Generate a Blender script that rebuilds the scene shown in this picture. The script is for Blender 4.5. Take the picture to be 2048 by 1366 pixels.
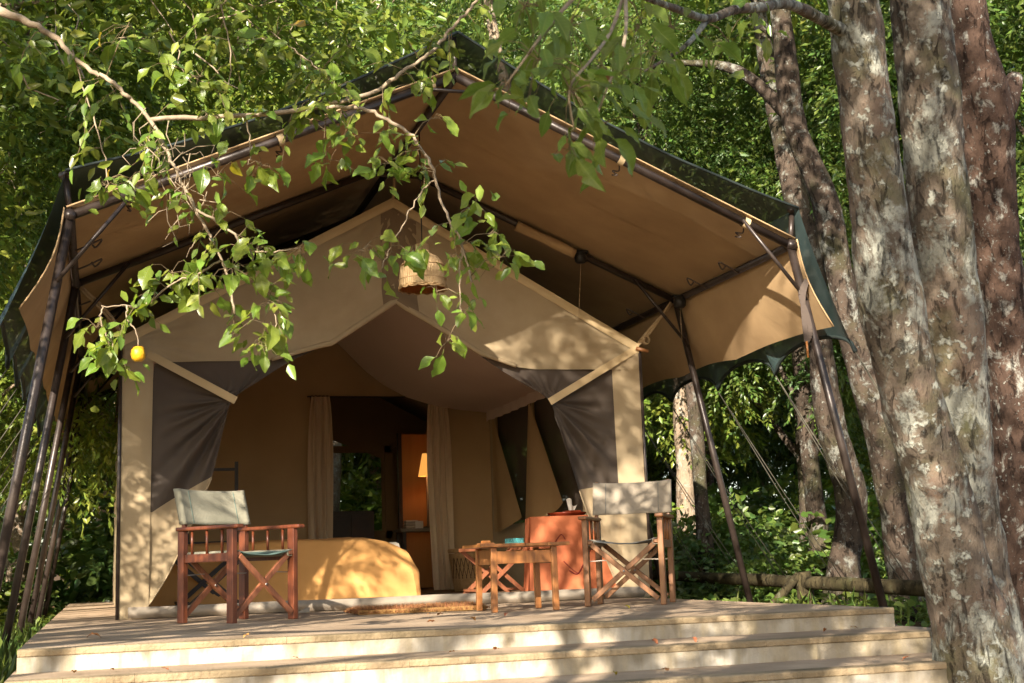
import bpy, math, random
import numpy as np
from mathutils import Vector, Matrix, noise

for o in list(bpy.data.objects):
    bpy.data.objects.remove(o)
scn = bpy.context.scene
COL = scn.collection
random.seed(7)
RNG = np.random.default_rng(11)
rad = math.radians

# ------------------------------------------------------------------ camera
CAM_LOC = Vector((-2.3014, -10.6644, 0.3311))
YAW, PIT, ROL = 0.3016, 0.1641, -0.0342
fwd = Vector((math.sin(YAW) * math.cos(PIT), math.cos(YAW) * math.cos(PIT), math.sin(PIT)))
rt0 = Vector((math.cos(YAW), -math.sin(YAW), 0))
up0 = rt0.cross(fwd)
rt = math.cos(ROL) * rt0 + math.sin(ROL) * up0
up = -math.sin(ROL) * rt0 + math.cos(ROL) * up0
cd = bpy.data.cameras.new("camera")
cam = bpy.data.objects.new("camera", cd)
COL.objects.link(cam)
cam.matrix_world = Matrix(((rt.x, up.x, -fwd.x, CAM_LOC.x), (rt.y, up.y, -fwd.y, CAM_LOC.y),
                           (rt.z, up.z, -fwd.z, CAM_LOC.z), (0, 0, 0, 1)))
cd.sensor_width = 36
cd.lens = 2659.5 / 2048 * 36
cd.clip_start = 0.05
cd.clip_end = 2000
cd.dof.use_dof = True
cd.dof.focus_distance = 9.5
cd.dof.aperture_fstop = 8.0
scn.camera = cam

# ------------------------------------------------------------------ world, sun, exposure
SUN = Vector((-0.70, -1.0, 0.55)).normalized()      # towards the sun
elev = math.asin(SUN.z)
azim = math.atan2(SUN.x, SUN.y)
w = bpy.data.worlds.new("World")
scn.world = w
w.use_nodes = True
nt = w.node_tree
sky = nt.nodes.new("ShaderNodeTexSky")
sky.sky_type = 'NISHITA'
sky.sun_disc = False
sky.sun_elevation = elev
sky.sun_rotation = azim
sky.air_density = 1.0
sky.dust_density = 1.5
bg = nt.nodes["Background"]
bg.inputs[1].default_value = 0.10
nt.links.new(sky.outputs[0], bg.inputs[0])
sl = bpy.data.lights.new("sun", 'SUN')
sl.energy = 5.0
sl.angle = rad(0.42)
sl.color = (1.0, 0.90, 0.76)
so = bpy.data.objects.new("sun", sl)
COL.objects.link(so)
so.rotation_euler = (-SUN).to_track_quat('-Z', 'Y').to_euler()
so.location = SUN * 40
vs = scn.view_settings
vs.view_transform = 'Standard'
vs.look = 'None'
vs.gamma = 1
vs.exposure = 1.55
vs.use_curve_mapping = False
scn.cycles.max_bounces = 10
scn.cycles.diffuse_bounces = 5
scn.cycles.transparent_max_bounces = 12

# ------------------------------------------------------------------ materials
def mat(name, c1, c2=None, scale=8.0, rough=0.8, bump=0.0, bscale=60.0, spec=0.3, metal=0.0,
        stretch=(1, 1, 1), trans=0.0, tcol=None, alpha=0.0, sharp=(0.3, 0.7), detail=6.0, rnd=0.0, objrnd=0.0):
    m = bpy.data.materials.new(name)
    m.use_nodes = True
    t = m.node_tree
    N, L = t.nodes, t.links
    p = N["Principled BSDF"]
    out = N["Material Output"]
    p.inputs["Roughness"].default_value = rough
    p.inputs["Specular IOR Level"].default_value = spec
    p.inputs["Metallic"].default_value = metal
    tc = N.new("ShaderNodeTexCoord")
    mp = N.new("ShaderNodeMapping")
    mp.inputs["Scale"].default_value = stretch
    L.new(tc.outputs["Object"], mp.inputs[0])
    col = None
    if c2 is not None:
        nz = N.new("ShaderNodeTexNoise")
        nz.inputs["Scale"].default_value = scale
        nz.inputs["Detail"].default_value = detail
        nz.inputs["Roughness"].default_value = 0.6
        L.new(mp.outputs[0], nz.inputs["Vector"])
        cr = N.new("ShaderNodeValToRGB")
        cr.color_ramp.elements[0].position = sharp[0]
        cr.color_ramp.elements[1].position = sharp[1]
        cr.color_ramp.elements[0].color = (*c1, 1)
        cr.color_ramp.elements[1].color = (*c2, 1)
        L.new(nz.outputs["Fac"], cr.inputs[0])
        col = cr.outputs[0]
    if rnd or objrnd:
        hs = N.new("ShaderNodeHueSaturation")
        src = None
        if rnd:
            src = N.new("ShaderNodeNewGeometry").outputs["Random Per Island"]
            k = rnd
        else:
            src = N.new("ShaderNodeObjectInfo").outputs["Random"]
            k = objrnd
        mh = N.new("ShaderNodeMapRange")
        mh.inputs[3].default_value = 0.5 - 0.045 * k
        mh.inputs[4].default_value = 0.5 + 0.03 * k
        L.new(src, mh.inputs[0])
        L.new(mh.outputs[0], hs.inputs["Hue"])
        mv = N.new("ShaderNodeMath")
        mv.operation = 'MULTIPLY'
        mv.inputs[1].default_value = 7.31
        fr = N.new("ShaderNodeMath")
        fr.operation = 'FRACT'
        L.new(src, mv.inputs[0])
        L.new(mv.outputs[0], fr.inputs[0])
        m2 = N.new("ShaderNodeMapRange")
        m2.inputs[3].default_value = 1 - 0.45 * k
        m2.inputs[4].default_value = 1 + 0.5 * k
        L.new(fr.outputs[0], m2.inputs[0])
        L.new(m2.outputs[0], hs.inputs["Value"])
        if col is not None:
            L.new(col, hs.inputs["Color"])
        else:
            hs.inputs["Color"].default_value = (*c1, 1)
        col = hs.outputs[0]
    if col is not None:
        L.new(col, p.inputs["Base Color"])
    else:
        p.inputs["Base Color"].default_value = (*c1, 1)
    if bump:
        bn = N.new("ShaderNodeTexNoise")
        bn.inputs["Scale"].default_value = bscale
        bn.inputs["Detail"].default_value = 4
        L.new(mp.outputs[0], bn.inputs["Vector"])
        b = N.new("ShaderNodeBump")
        b.inputs["Strength"].default_value = min(1, bump)
        b.inputs["Distance"].default_value = 0.01
        L.new(bn.outputs["Fac"], b.inputs["Height"])
        L.new(b.outputs[0], p.inputs["Normal"])
    sh = p.outputs[0]
    if trans:
        tr = N.new("ShaderNodeBsdfTranslucent")
        if tcol is not None and (rnd or objrnd):
            mx = N.new("ShaderNodeMix")
            mx.data_type = 'RGBA'
            mx.inputs[0].default_value = 0.6
            L.new(col, mx.inputs[6])
            mx.inputs[7].default_value = (*tcol, 1)
            L.new(mx.outputs[2], tr.inputs[0])
        elif col is not None and tcol is None:
            L.new(col, tr.inputs[0])
        else:
            tr.inputs[0].default_value = (*(tcol or c1), 1)
        ms = N.new("ShaderNodeMixShader")
        ms.inputs[0].default_value = trans
        L.new(sh, ms.inputs[1])
        L.new(tr.outputs[0], ms.inputs[2])
        sh = ms.outputs[0]
    if alpha:
        tp = N.new("ShaderNodeBsdfTransparent")
        ms = N.new("ShaderNodeMixShader")
        ms.inputs[0].default_value = alpha
        L.new(sh, ms.inputs[1])
        L.new(tp.outputs[0], ms.inputs[2])
        sh = ms.outputs[0]
    L.new(sh, out.inputs["Surface"])
    return m

def lichen_bark(name, base, dark, lichen, amount=0.5, moss=None, lscale=7.0, warm=None):
    m = mat(name, dark, base, scale=5, rough=0.95, spec=0.12, stretch=(1, 1, 0.6), sharp=(0.28, 0.62), detail=10)
    t = m.node_tree
    N, L = t.nodes, t.links
    p = N["Principled BSDF"]
    src = p.inputs["Base Color"].links[0].from_socket
    tc = [n for n in N if n.type == 'TEX_COORD'][0]
    def field(scale, seed, st=(1, 1, 1), det=8.0, rg=0.62, dist=0.0):
        mp = N.new("ShaderNodeMapping")
        mp.inputs["Location"].default_value = (seed, seed * 1.7, seed * 0.3)
        mp.inputs["Scale"].default_value = st
        L.new(tc.outputs["Object"], mp.inputs[0])
        nz_ = N.new("ShaderNodeTexNoise")
        nz_.inputs["Scale"].default_value = scale
        nz_.inputs["Detail"].default_value = det
        nz_.inputs["Roughness"].default_value = rg
        nz_.inputs["Distortion"].default_value = dist
        L.new(mp.outputs[0], nz_.inputs["Vector"])
        return nz_.outputs["Fac"]
    def ramp(f, lo, hi, k=1.0):
        mr = N.new("ShaderNodeMapRange")
        mr.inputs[1].default_value = lo
        mr.inputs[2].default_value = hi
        mr.inputs[3].default_value = 0.0
        mr.inputs[4].default_value = k
        L.new(f, mr.inputs[0])
        return mr.outputs[0]
    def layer(src, colr, fac):
        mx = N.new("ShaderNodeMix")
        mx.data_type = 'RGBA'
        L.new(fac, mx.inputs[0])
        L.new(src, mx.inputs[6])
        mx.inputs[7].default_value = (*colr, 1)
        return mx.outputs[2]
    th = 0.62 - 0.2 * amount
    if warm:
        src = layer(src, warm, ramp(field(2.2, 7.7), 0.5, 0.66, 0.8))
    if moss:
        src = layer(src, moss, ramp(field(1.9, 3.3), 0.5, 0.68, 0.75))
    f1 = field(lscale, 9.1, (1, 1, 0.8), 10, 0.7, 0.4)
    f2 = field(lscale * 4.2, 1.3, (1, 1, 1), 6, 0.6)
    lf = ramp(f1, th, th + 0.07, 0.85)
    src = layer(src, [c * 0.8 for c in lichen], lf)
    lf2 = ramp(f2, th + 0.06, th + 0.12, 0.9)
    src = layer(src, lichen, lf2)
    cr_ = field(13, 5.9, (1.4, 1.4, 0.5), 8, 0.7, 0.8)
    ck = ramp(cr_, 0.55, 0.68, 0.85)
    src = layer(src, [c * 0.55 for c in dark], ck)
    fine = field(60, 2.2, (1, 1, 0.6), 5)
    src = layer(src, [c * 0.6 for c in dark], ramp(fine, 0.56, 0.72, 0.6))
    L.new(src, p.inputs["Base Color"])
    # relief: fissures sink, lichen and flakes stand proud
    def add(x, y, k):
        md = N.new("ShaderNodeMath")
        md.operation = 'MULTIPLY_ADD'
        L.new(y, md.inputs[0])
        md.inputs[1].default_value = k
        L.new(x, md.inputs[2])
        return md.outputs[0]
    h = add(field(9, 4.4, (1, 1, 0.4), 6), ck, -0.9)
    h = add(h, fine, 0.5)
    h = add(h, lf2, 0.25)
    h = add(h, lf, 0.15)
    bp = N.new("ShaderNodeBump")
    bp.inputs["Strength"].default_value = 1.0
    bp.inputs["Distance"].default_value = 0.022
    L.new(h, bp.inputs["Height"])
    L.new(bp.outputs[0], p.inputs["Normal"])
    return m

def concrete_white(name):
    m = mat(name, (0.45, 0.405, 0.335), (0.66, 0.62, 0.54), scale=3, rough=0.9, bump=0.5, bscale=40)
    t = m.node_tree
    N, L = t.nodes, t.links
    p = N["Principled BSDF"]
    src = p.inputs["Base Color"].links[0].from_socket
    tc = [n for n in N if n.type == 'TEX_COORD'][0]
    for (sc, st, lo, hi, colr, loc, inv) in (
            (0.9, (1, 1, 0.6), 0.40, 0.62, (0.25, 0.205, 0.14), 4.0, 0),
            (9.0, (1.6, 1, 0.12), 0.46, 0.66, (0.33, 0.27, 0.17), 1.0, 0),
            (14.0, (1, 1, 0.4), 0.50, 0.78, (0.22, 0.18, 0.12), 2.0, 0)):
        mp = N.new("ShaderNodeMapping")
        mp.inputs["Scale"].default_value = st
        mp.inputs["Location"].default_value = (loc, loc, loc)
        L.new(tc.outputs["Object"], mp.inputs[0])
        nz = N.new("ShaderNodeTexNoise")
        nz.inputs["Scale"].default_value = sc
        nz.inputs["Detail"].default_value = 7
        L.new(mp.outputs[0], nz.inputs["Vector"])
        cr = N.new("ShaderNodeValToRGB")
        cr.color_ramp.elements[0].position = lo
        cr.color_ramp.elements[1].position = hi
        L.new(nz.outputs["Fac"], cr.inputs[0])
        mu = N.new("ShaderNodeMath")
        mu.operation = 'MULTIPLY'
        mu.inputs[1].default_value = 0.85
        L.new(cr.outputs[0], mu.inputs[0])
        mx = N.new("ShaderNodeMix")
        mx.data_type = 'RGBA'
        L.new(mu.outputs[0], mx.inputs[0])
        L.new(src, mx.inputs[6])
        mx.inputs[7].default_value = (*colr, 1)
        src = mx.outputs[2]
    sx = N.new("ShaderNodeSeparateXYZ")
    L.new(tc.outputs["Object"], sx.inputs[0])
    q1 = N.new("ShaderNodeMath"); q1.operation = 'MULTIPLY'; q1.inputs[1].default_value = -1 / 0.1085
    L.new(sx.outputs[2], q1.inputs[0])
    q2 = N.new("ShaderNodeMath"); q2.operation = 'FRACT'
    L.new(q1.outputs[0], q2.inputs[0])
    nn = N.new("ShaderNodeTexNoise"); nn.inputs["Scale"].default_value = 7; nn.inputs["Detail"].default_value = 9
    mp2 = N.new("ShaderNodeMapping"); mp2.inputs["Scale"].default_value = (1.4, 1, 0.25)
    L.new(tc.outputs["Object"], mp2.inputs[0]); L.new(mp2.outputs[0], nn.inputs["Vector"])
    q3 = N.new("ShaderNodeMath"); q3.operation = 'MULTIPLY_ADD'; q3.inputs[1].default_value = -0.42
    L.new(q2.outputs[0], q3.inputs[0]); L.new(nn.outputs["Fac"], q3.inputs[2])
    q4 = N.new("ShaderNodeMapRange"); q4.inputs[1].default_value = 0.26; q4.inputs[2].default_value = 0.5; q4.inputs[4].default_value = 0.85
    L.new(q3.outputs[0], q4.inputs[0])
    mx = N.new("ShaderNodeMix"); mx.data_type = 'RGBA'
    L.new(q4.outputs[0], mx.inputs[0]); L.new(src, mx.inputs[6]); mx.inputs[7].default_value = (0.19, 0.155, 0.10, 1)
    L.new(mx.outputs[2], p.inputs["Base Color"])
    return m

def weave(m, sx, sz, amt=0.6, axis=('X', 'Z'), use='Object'):
    """adds two crossed wave bumps (woven strands) to a material made by mat()"""
    t = m.node_tree
    N, L = t.nodes, t.links
    p = N["Principled BSDF"]
    tc = [n for n in N if n.type == 'TEX_COORD'][0]
    hs = []
    for a, s in zip(axis, (sx, sz)):
        wv = N.new("ShaderNodeTexWave")
        wv.bands_direction = a
        wv.inputs["Scale"].default_value = s
        wv.inputs["Distortion"].default_value = 0.6
        L.new(tc.outputs[use], wv.inputs["Vector"])
        hs.append(wv.outputs["Fac"])
    ad = N.new("ShaderNodeMath")
    ad.operation = 'ADD'
    L.new(hs[0], ad.inputs[0])
    L.new(hs[1], ad.inputs[1])
    b = N.new("ShaderNodeBump")
    b.inputs["Strength"].default_value = amt
    b.inputs["Distance"].default_value = 0.006
    L.new(ad.outputs[0], b.inputs["Height"])
    L.new(b.outputs[0], p.inputs["Normal"])
    return m

M = {}
M['fly'] = mat('fly_canvas', (0.38, 0.25, 0.132), (0.52, 0.355, 0.19), 1.5, 0.85, 0.5, 7, 0.15, trans=0.10, detail=9)
M['tent'] = mat('tent_canvas', (0.43, 0.325, 0.195), (0.52, 0.41, 0.26), 2.2, 0.88, 0.5, 9, 0.12, trans=0.24)
M['roof'] = mat('inner_roof_gap_shade', (0.05, 0.042, 0.032), (0.07, 0.058, 0.045), 3, rough=0.85)  # near-black tone puts the shade of the gap under the fly into the canvas
M['tent_dark'] = mat('tent_canvas_band', (0.22, 0.155, 0.095), (0.26, 0.185, 0.115), 2.0, 0.88, 0.3, 14, 0.12, trans=0.1)
M['inner'] = mat('inner_canvas', (0.43, 0.30, 0.16), (0.50, 0.355, 0.195), 1.4, 0.88, 0.3, 10, 0.1, trans=0.2)
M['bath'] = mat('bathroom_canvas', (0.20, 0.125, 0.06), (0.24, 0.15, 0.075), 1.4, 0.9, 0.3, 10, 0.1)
M['liner'] = mat('ceiling_liner', (0.78, 0.63, 0.54), (0.83, 0.68, 0.59), 1.0, 0.8, 0.3, 7, 0.15, trans=0.3)
M['gauze'] = mat('gauze', (0.066, 0.05, 0.039), (0.09, 0.07, 0.055), 2.0, 0.75, 0.2, 20, 0.25, alpha=0.10)
M['net'] = mat('shade_net', (0.034, 0.058, 0.058), (0.048, 0.078, 0.078), 3.0, 0.6, 0.35, 200, 0.4, alpha=0.09)
M['net_rim'] = mat('net_binding', (0.018, 0.026, 0.024), None, rough=0.7)
M['steel'] = mat('brown_steel', (0.032, 0.022, 0.018), (0.055, 0.04, 0.032), 14, 0.36, 0.15, 30, 0.55, metal=0.25)
M['strap'] = mat('canvas_strap', (0.50, 0.37, 0.20), (0.56, 0.42, 0.24), 5, 0.85, 0.2, 40)
M['dstrap'] = mat('dark_strap', (0.10, 0.075, 0.06), None, rough=0.7)
M['rope'] = mat('rope', (0.36, 0.25, 0.14), (0.48, 0.35, 0.2), 40, 0.9, 0.8, 90)
M['guy'] = mat('guy_line', (0.06, 0.055, 0.04), (0.11, 0.10, 0.075), 20, 0.9)
M['sill'] = mat('mud_flap', (0.20, 0.165, 0.125), (0.30, 0.255, 0.20), 3, 0.9, 0.4, 20)
M['sheet'] = mat('groundsheet', (0.15, 0.085, 0.045), (0.22, 0.13, 0.07), 5, 0.8, 0.3, 30)
M['curtain'] = mat('curtain_cloth', (0.62, 0.49, 0.34), (0.68, 0.55, 0.39), 3, 0.9, 0.2, 40, 0.1, trans=0.2)
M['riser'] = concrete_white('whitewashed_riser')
M['tread'] = mat('cement_tread', (0.26, 0.185, 0.118), (0.47, 0.35, 0.24), 1.8, 0.92, 0.6, 55, 0.15, sharp=(0.32, 0.68), detail=9)
M['nosing'] = mat('nosing_tile', (0.13, 0.098, 0.056), (0.41, 0.31, 0.19), 3.0, 0.92, 1.0, 38, 0.15, detail=9)
M['mahog'] = mat('red_wood', (0.08, 0.021, 0.009), (0.18, 0.05, 0.019), 12, 0.32, 0.15, 60, 0.5, stretch=(3, 3, 0.35))
M['mahog2'] = mat('red_wood_worn', (0.17, 0.06, 0.03), (0.30, 0.11, 0.05), 12, 0.4, 0.15, 60, 0.5, stretch=(3, 3, 0.35))
M['oak'] = mat('tan_wood', (0.13, 0.05, 0.018), (0.26, 0.11, 0.036), 12, 0.4, 0.15, 60, 0.45, stretch=(3, 3, 0.35))
M['pine'] = mat('orange_wood', (0.17, 0.062, 0.017), (0.36, 0.145, 0.04), 10, 0.35, 0.15, 60, 0.45, stretch=(3, 3, 0.35))
M['dwood'] = mat('dark_wood', (0.022, 0.013, 0.008), (0.045, 0.026, 0.015), 9, 0.45, 0.15, 50, 0.4)
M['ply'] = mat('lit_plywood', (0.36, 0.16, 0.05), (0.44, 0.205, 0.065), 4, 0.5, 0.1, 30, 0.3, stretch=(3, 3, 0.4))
M['seat_g'] = mat('green_canvas', (0.26, 0.245, 0.18), (0.32, 0.30, 0.225), 5, 0.9, 0.3, 70, 0.1)
M['seat_g2'] = mat('dark_green_canvas', (0.10, 0.16, 0.14), (0.15, 0.22, 0.19), 5, 0.9, 0.3, 70, 0.1)
M['seat_w'] = mat('grey_canvas', (0.25, 0.21, 0.16), (0.31, 0.265, 0.205), 4, 0.9, 0.3, 70, 0.1)
M['seat_w2'] = mat('slate_canvas', (0.13, 0.135, 0.13), (0.17, 0.175, 0.165), 4, 0.9, 0.3, 70, 0.1)
M['zinc'] = mat('zinc', (0.30, 0.28, 0.26), None, rough=0.35, metal=0.9)
M['orange'] = mat('terracotta_cloth', (0.30, 0.085, 0.038), (0.42, 0.13, 0.055), 2.6, 0.85, 0.3, 14, 0.15)
M['redline'] = mat('red_stitching', (0.16, 0.018, 0.014), None, rough=0.8)
M['tray'] = mat('lacquer_tray', (0.24, 0.035, 0.012), (0.32, 0.05, 0.02), 8, 0.25, spec=0.6)
M['cover'] = mat('bed_cover', (0.52, 0.265, 0.085), (0.60, 0.32, 0.11), 1.3, 0.85, 0.3, 12, 0.15)
M['matt'] = mat('mattress_ticking', (0.5, 0.45, 0.36), None, rough=0.9)
M['wicker'] = weave(mat('wicker', (0.50, 0.32, 0.15), (0.68, 0.49, 0.27), 26, 0.6, spec=0.35, trans=0.12), 26, 34, 0.9)
M['wicker_glow'] = weave(mat('wicker_inside_glow', (0.55, 0.17, 0.03), (0.68, 0.26, 0.06), 26, 0.5, spec=0.4, trans=0.45), 22, 30, 0.9)  # orange tone stands in for sunlight glowing through the weave
M['basket'] = weave(mat('basket_straw', (0.36, 0.225, 0.10), (0.50, 0.33, 0.165), 30, 0.8, spec=0.2), 5, 26, 0.9)
M['bdark'] = mat('basket_dyed_straw', (0.045, 0.02, 0.012), None, rough=0.8)
M['coir'] = mat('coir', (0.20, 0.09, 0.036), (0.36, 0.18, 0.075), 18, 0.95, 0.6, 80, 0.1, rnd=0.7)
M['white'] = mat('white_tissue', (0.78, 0.75, 0.70), None, rough=0.9, trans=0.2)
M['towel'] = mat('pale_towel', (0.55, 0.46, 0.36), None, rough=0.95)
M['black'] = mat('black_plastic', (0.02, 0.018, 0.016), None, rough=0.45)
M['litter'] = mat('leaf_litter_ground', (0.075, 0.045, 0.025), (0.15, 0.095, 0.05), 5, 0.98, 1.0, 25, 0.05, detail=10)
M['path'] = mat('red_earth_path', (0.19, 0.085, 0.045), (0.30, 0.15, 0.08), 4, 0.98, 0.8, 40, 0.05)
M['log'] = lichen_bark('mossy_log', (0.085, 0.068, 0.035), (0.03, 0.024, 0.014), (0.14, 0.14, 0.085), 0.2, (0.055, 0.062, 0.02))
M['logend'] = mat('sawn_log_end', (0.30, 0.25, 0.19), (0.40, 0.34, 0.27), 20, 0.9)
M['bark_near'] = lichen_bark('lichen_bark', (0.18, 0.145, 0.11), (0.065, 0.05, 0.037), (0.38, 0.385, 0.325), 0.6, (0.10, 0.11, 0.045), 4.2, (0.175, 0.122, 0.09))
M['bark_right'] = lichen_bark('red_brown_bark', (0.105, 0.066, 0.048), (0.035, 0.023, 0.018), (0.38, 0.37, 0.32), 0.34, None, 8.0)
M['bark_dark'] = lichen_bark('dark_spotted_bark', (0.095, 0.07, 0.052), (0.032, 0.024, 0.019), (0.28, 0.28, 0.24), 0.36, (0.06, 0.066, 0.028), 6.0)
M['bark_pale'] = lichen_bark('pale_bark', (0.33, 0.25, 0.175), (0.15, 0.105, 0.07), (0.46, 0.43, 0.36), 0.45, None, 6.0)
M['bark_thin'] = mat('grey_twig', (0.20, 0.15, 0.10), (0.42, 0.33, 0.23), 10, 0.85, 0.4, 60, 0.2)
M['bark_twig'] = mat('brown_twig', (0.12, 0.085, 0.045), (0.22, 0.16, 0.09), 14, 0.85)
M['leaf_near'] = mat('glossy_leaf', (0.13, 0.205, 0.026), None, rough=0.33, spec=0.45, trans=0.42, tcol=(0.42, 0.55, 0.03), objrnd=0.8)
M['leaf_dark'] = mat('broad_dark_leaf', (0.12, 0.185, 0.035), None, rough=0.4, spec=0.4, trans=0.45, tcol=(0.38, 0.50, 0.04), objrnd=0.7)
M['leaf_lime'] = mat('lime_foliage', (0.155, 0.215, 0.034), None, rough=0.32, spec=0.5, trans=0.36, tcol=(0.38, 0.47, 0.04), rnd=1.0)
M['leaf_mid'] = mat('green_foliage', (0.095, 0.155, 0.03), None, rough=0.38, spec=0.5, trans=0.34, tcol=(0.27, 0.38, 0.04), rnd=1.0)
M['leaf_deep'] = mat('deep_green_foliage', (0.07, 0.125, 0.034), None, rough=0.4, spec=0.5, trans=0.32, tcol=(0.22, 0.34, 0.045), rnd=1.0)
M['leaf_dead'] = mat('dead_leaf', (0.24, 0.095, 0.03), (0.36, 0.17, 0.06), 30, 0.8, objrnd=0.5)
M['leaf_yellow'] = mat('yellowing_leaf', (0.33, 0.25, 0.02), None, rough=0.4, trans=0.35, tcol=(0.5, 0.36, 0.03), objrnd=0.6)
M['fruit'] = mat('yellow_fruit', (0.50, 0.22, 0.006), (0.66, 0.38, 0.016), 16, 0.45, 0.4, 60, 0.4, trans=0.1)
M['grass'] = mat('grass_blades', (0.10, 0.15, 0.03), None, rough=0.5, trans=0.35, tcol=(0.25, 0.32, 0.04), rnd=1.0)

def veins(m):
    t = m.node_tree
    N, L = t.nodes, t.links
    p = N["Principled BSDF"]
    tc = [n for n in N if n.type == 'TEX_COORD'][0]
    sx = N.new("ShaderNodeSeparateXYZ")
    L.new(tc.outputs["Object"], sx.inputs[0])
    ab = N.new("ShaderNodeMath"); ab.operation = 'ABSOLUTE'
    L.new(sx.outputs[0], ab.inputs[0])
    rb = N.new("ShaderNodeMapRange")
    rb.inputs[1].default_value = 0.0004; rb.inputs[2].default_value = 0.0022
    rb.inputs[3].default_value = 1.0; rb.inputs[4].default_value = 0.0
    L.new(ab.outputs[0], rb.inputs[0])
    dg = N.new("ShaderNodeMath"); dg.operation = 'MULTIPLY_ADD'
    L.new(ab.outputs[0], dg.inputs[0]); dg.inputs[1].default_value = -0.7
    L.new(sx.outputs[1], dg.inputs[2])
    sn = N.new("ShaderNodeMath"); sn.operation = 'MULTIPLY'
    L.new(dg.outputs[0], sn.inputs[0]); sn.inputs[1].default_value = 620.0
    si = N.new("ShaderNodeMath"); si.operation = 'SINE'
    L.new(sn.outputs[0], si.inputs[0])
    v2 = N.new("ShaderNodeMapRange")
    v2.inputs[1].default_value = 0.75; v2.inputs[2].default_value = 1.0; v2.inputs[4].default_value = 0.45
    L.new(si.outputs[0], v2.inputs[0])
    mxm = N.new("ShaderNodeMath"); mxm.operation = 'MAXIMUM'
    L.new(rb.outputs[0], mxm.inputs[0]); L.new(v2.outputs[0], mxm.inputs[1])
    nzz = N.new("ShaderNodeTexNoise"); nzz.inputs["Scale"].default_value = 45
    L.new(tc.outputs["Object"], nzz.inputs["Vector"])
    src = p.inputs["Base Color"].links[0].from_socket
    d0 = N.new("ShaderNodeMix"); d0.data_type = 'RGBA'; d0.blend_type = 'MULTIPLY'
    mr = N.new("ShaderNodeMapRange"); mr.inputs[1].default_value = 0.35; mr.inputs[2].default_value = 0.7; mr.inputs[4].default_value = 0.5
    L.new(nzz.outputs["Fac"], mr.inputs[0]); L.new(mr.outputs[0], d0.inputs[0])
    L.new(src, d0.inputs[6]); d0.inputs[7].default_value = (0.75, 0.7, 0.35, 1)
    d1 = N.new("ShaderNodeMix"); d1.data_type = 'RGBA'
    hf = N.new("ShaderNodeMath"); hf.operation = 'MULTIPLY'; hf.inputs[1].default_value = 0.45
    L.new(mxm.outputs[0], hf.inputs[0]); L.new(hf.outputs[0], d1.inputs[0])
    L.new(d0.outputs[2], d1.inputs[6]); d1.inputs[7].default_value = (0.34, 0.40, 0.10, 1)
    L.new(d1.outputs[2], p.inputs["Base Color"])
    bp = N.new("ShaderNodeBump"); bp.inputs["Strength"].default_value = 0.5; bp.inputs["Distance"].default_value = 0.002
    bp.invert = True
    L.new(mxm.outputs[0], bp.inputs["Height"]); L.new(bp.outputs[0], p.inputs["Normal"])
veins(M['leaf_near'])
veins(M['leaf_dark'])

def glass_mat():
    m = bpy.data.materials.new('teal_glass')
    m.use_nodes = True
    p = m.node_tree.nodes["Principled BSDF"]
    p.inputs["Base Color"].default_value = (0.20, 0.62, 0.62, 1)
    p.inputs["Roughness"].default_value = 0.12
    p.inputs["Transmission Weight"].default_value = 0.75
    p.inputs["IOR"].default_value = 1.45
    return m
M['glass'] = glass_mat()
def lamp_mat():
    m = mat('lit_lamp_shade', (0.6, 0.32, 0.10), None, rough=0.8)
    p = m.node_tree.nodes["Principled BSDF"]
    p.inputs["Emission Color"].default_value = (1.0, 0.42, 0.08, 1)
    p.inputs["Emission Strength"].default_value = 0.35
    return m
M['lampshade'] = lamp_mat()

# ------------------------------------------------------------------ mesh helpers
def link(o, parent=None):
    COL.objects.link(o)
    if parent is not None:
        o.parent = parent
    return o

def tag(o, label=None, cat=None, group=None, kind=None):
    if label: o["label"] = label
    if cat: o["category"] = cat
    if group: o["group"] = group
    if kind: o["kind"] = kind
    return o

def thing(name, label, cat, loc=(0, 0, 0), rz=0.0, group=None):
    o = bpy.data.objects.new(name, None)
    o.empty_display_size = 0.2
    link(o)
    o.location = loc
    o.rotation_euler = (0, 0, rz)
    return tag(o, label, cat, group)

def copy_tree(o, parent=None):
    c = o.copy()
    COL.objects.link(c)
    c.parent = parent
    for ch in list(o.children):
        copy_tree(ch, c)
    return c

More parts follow.
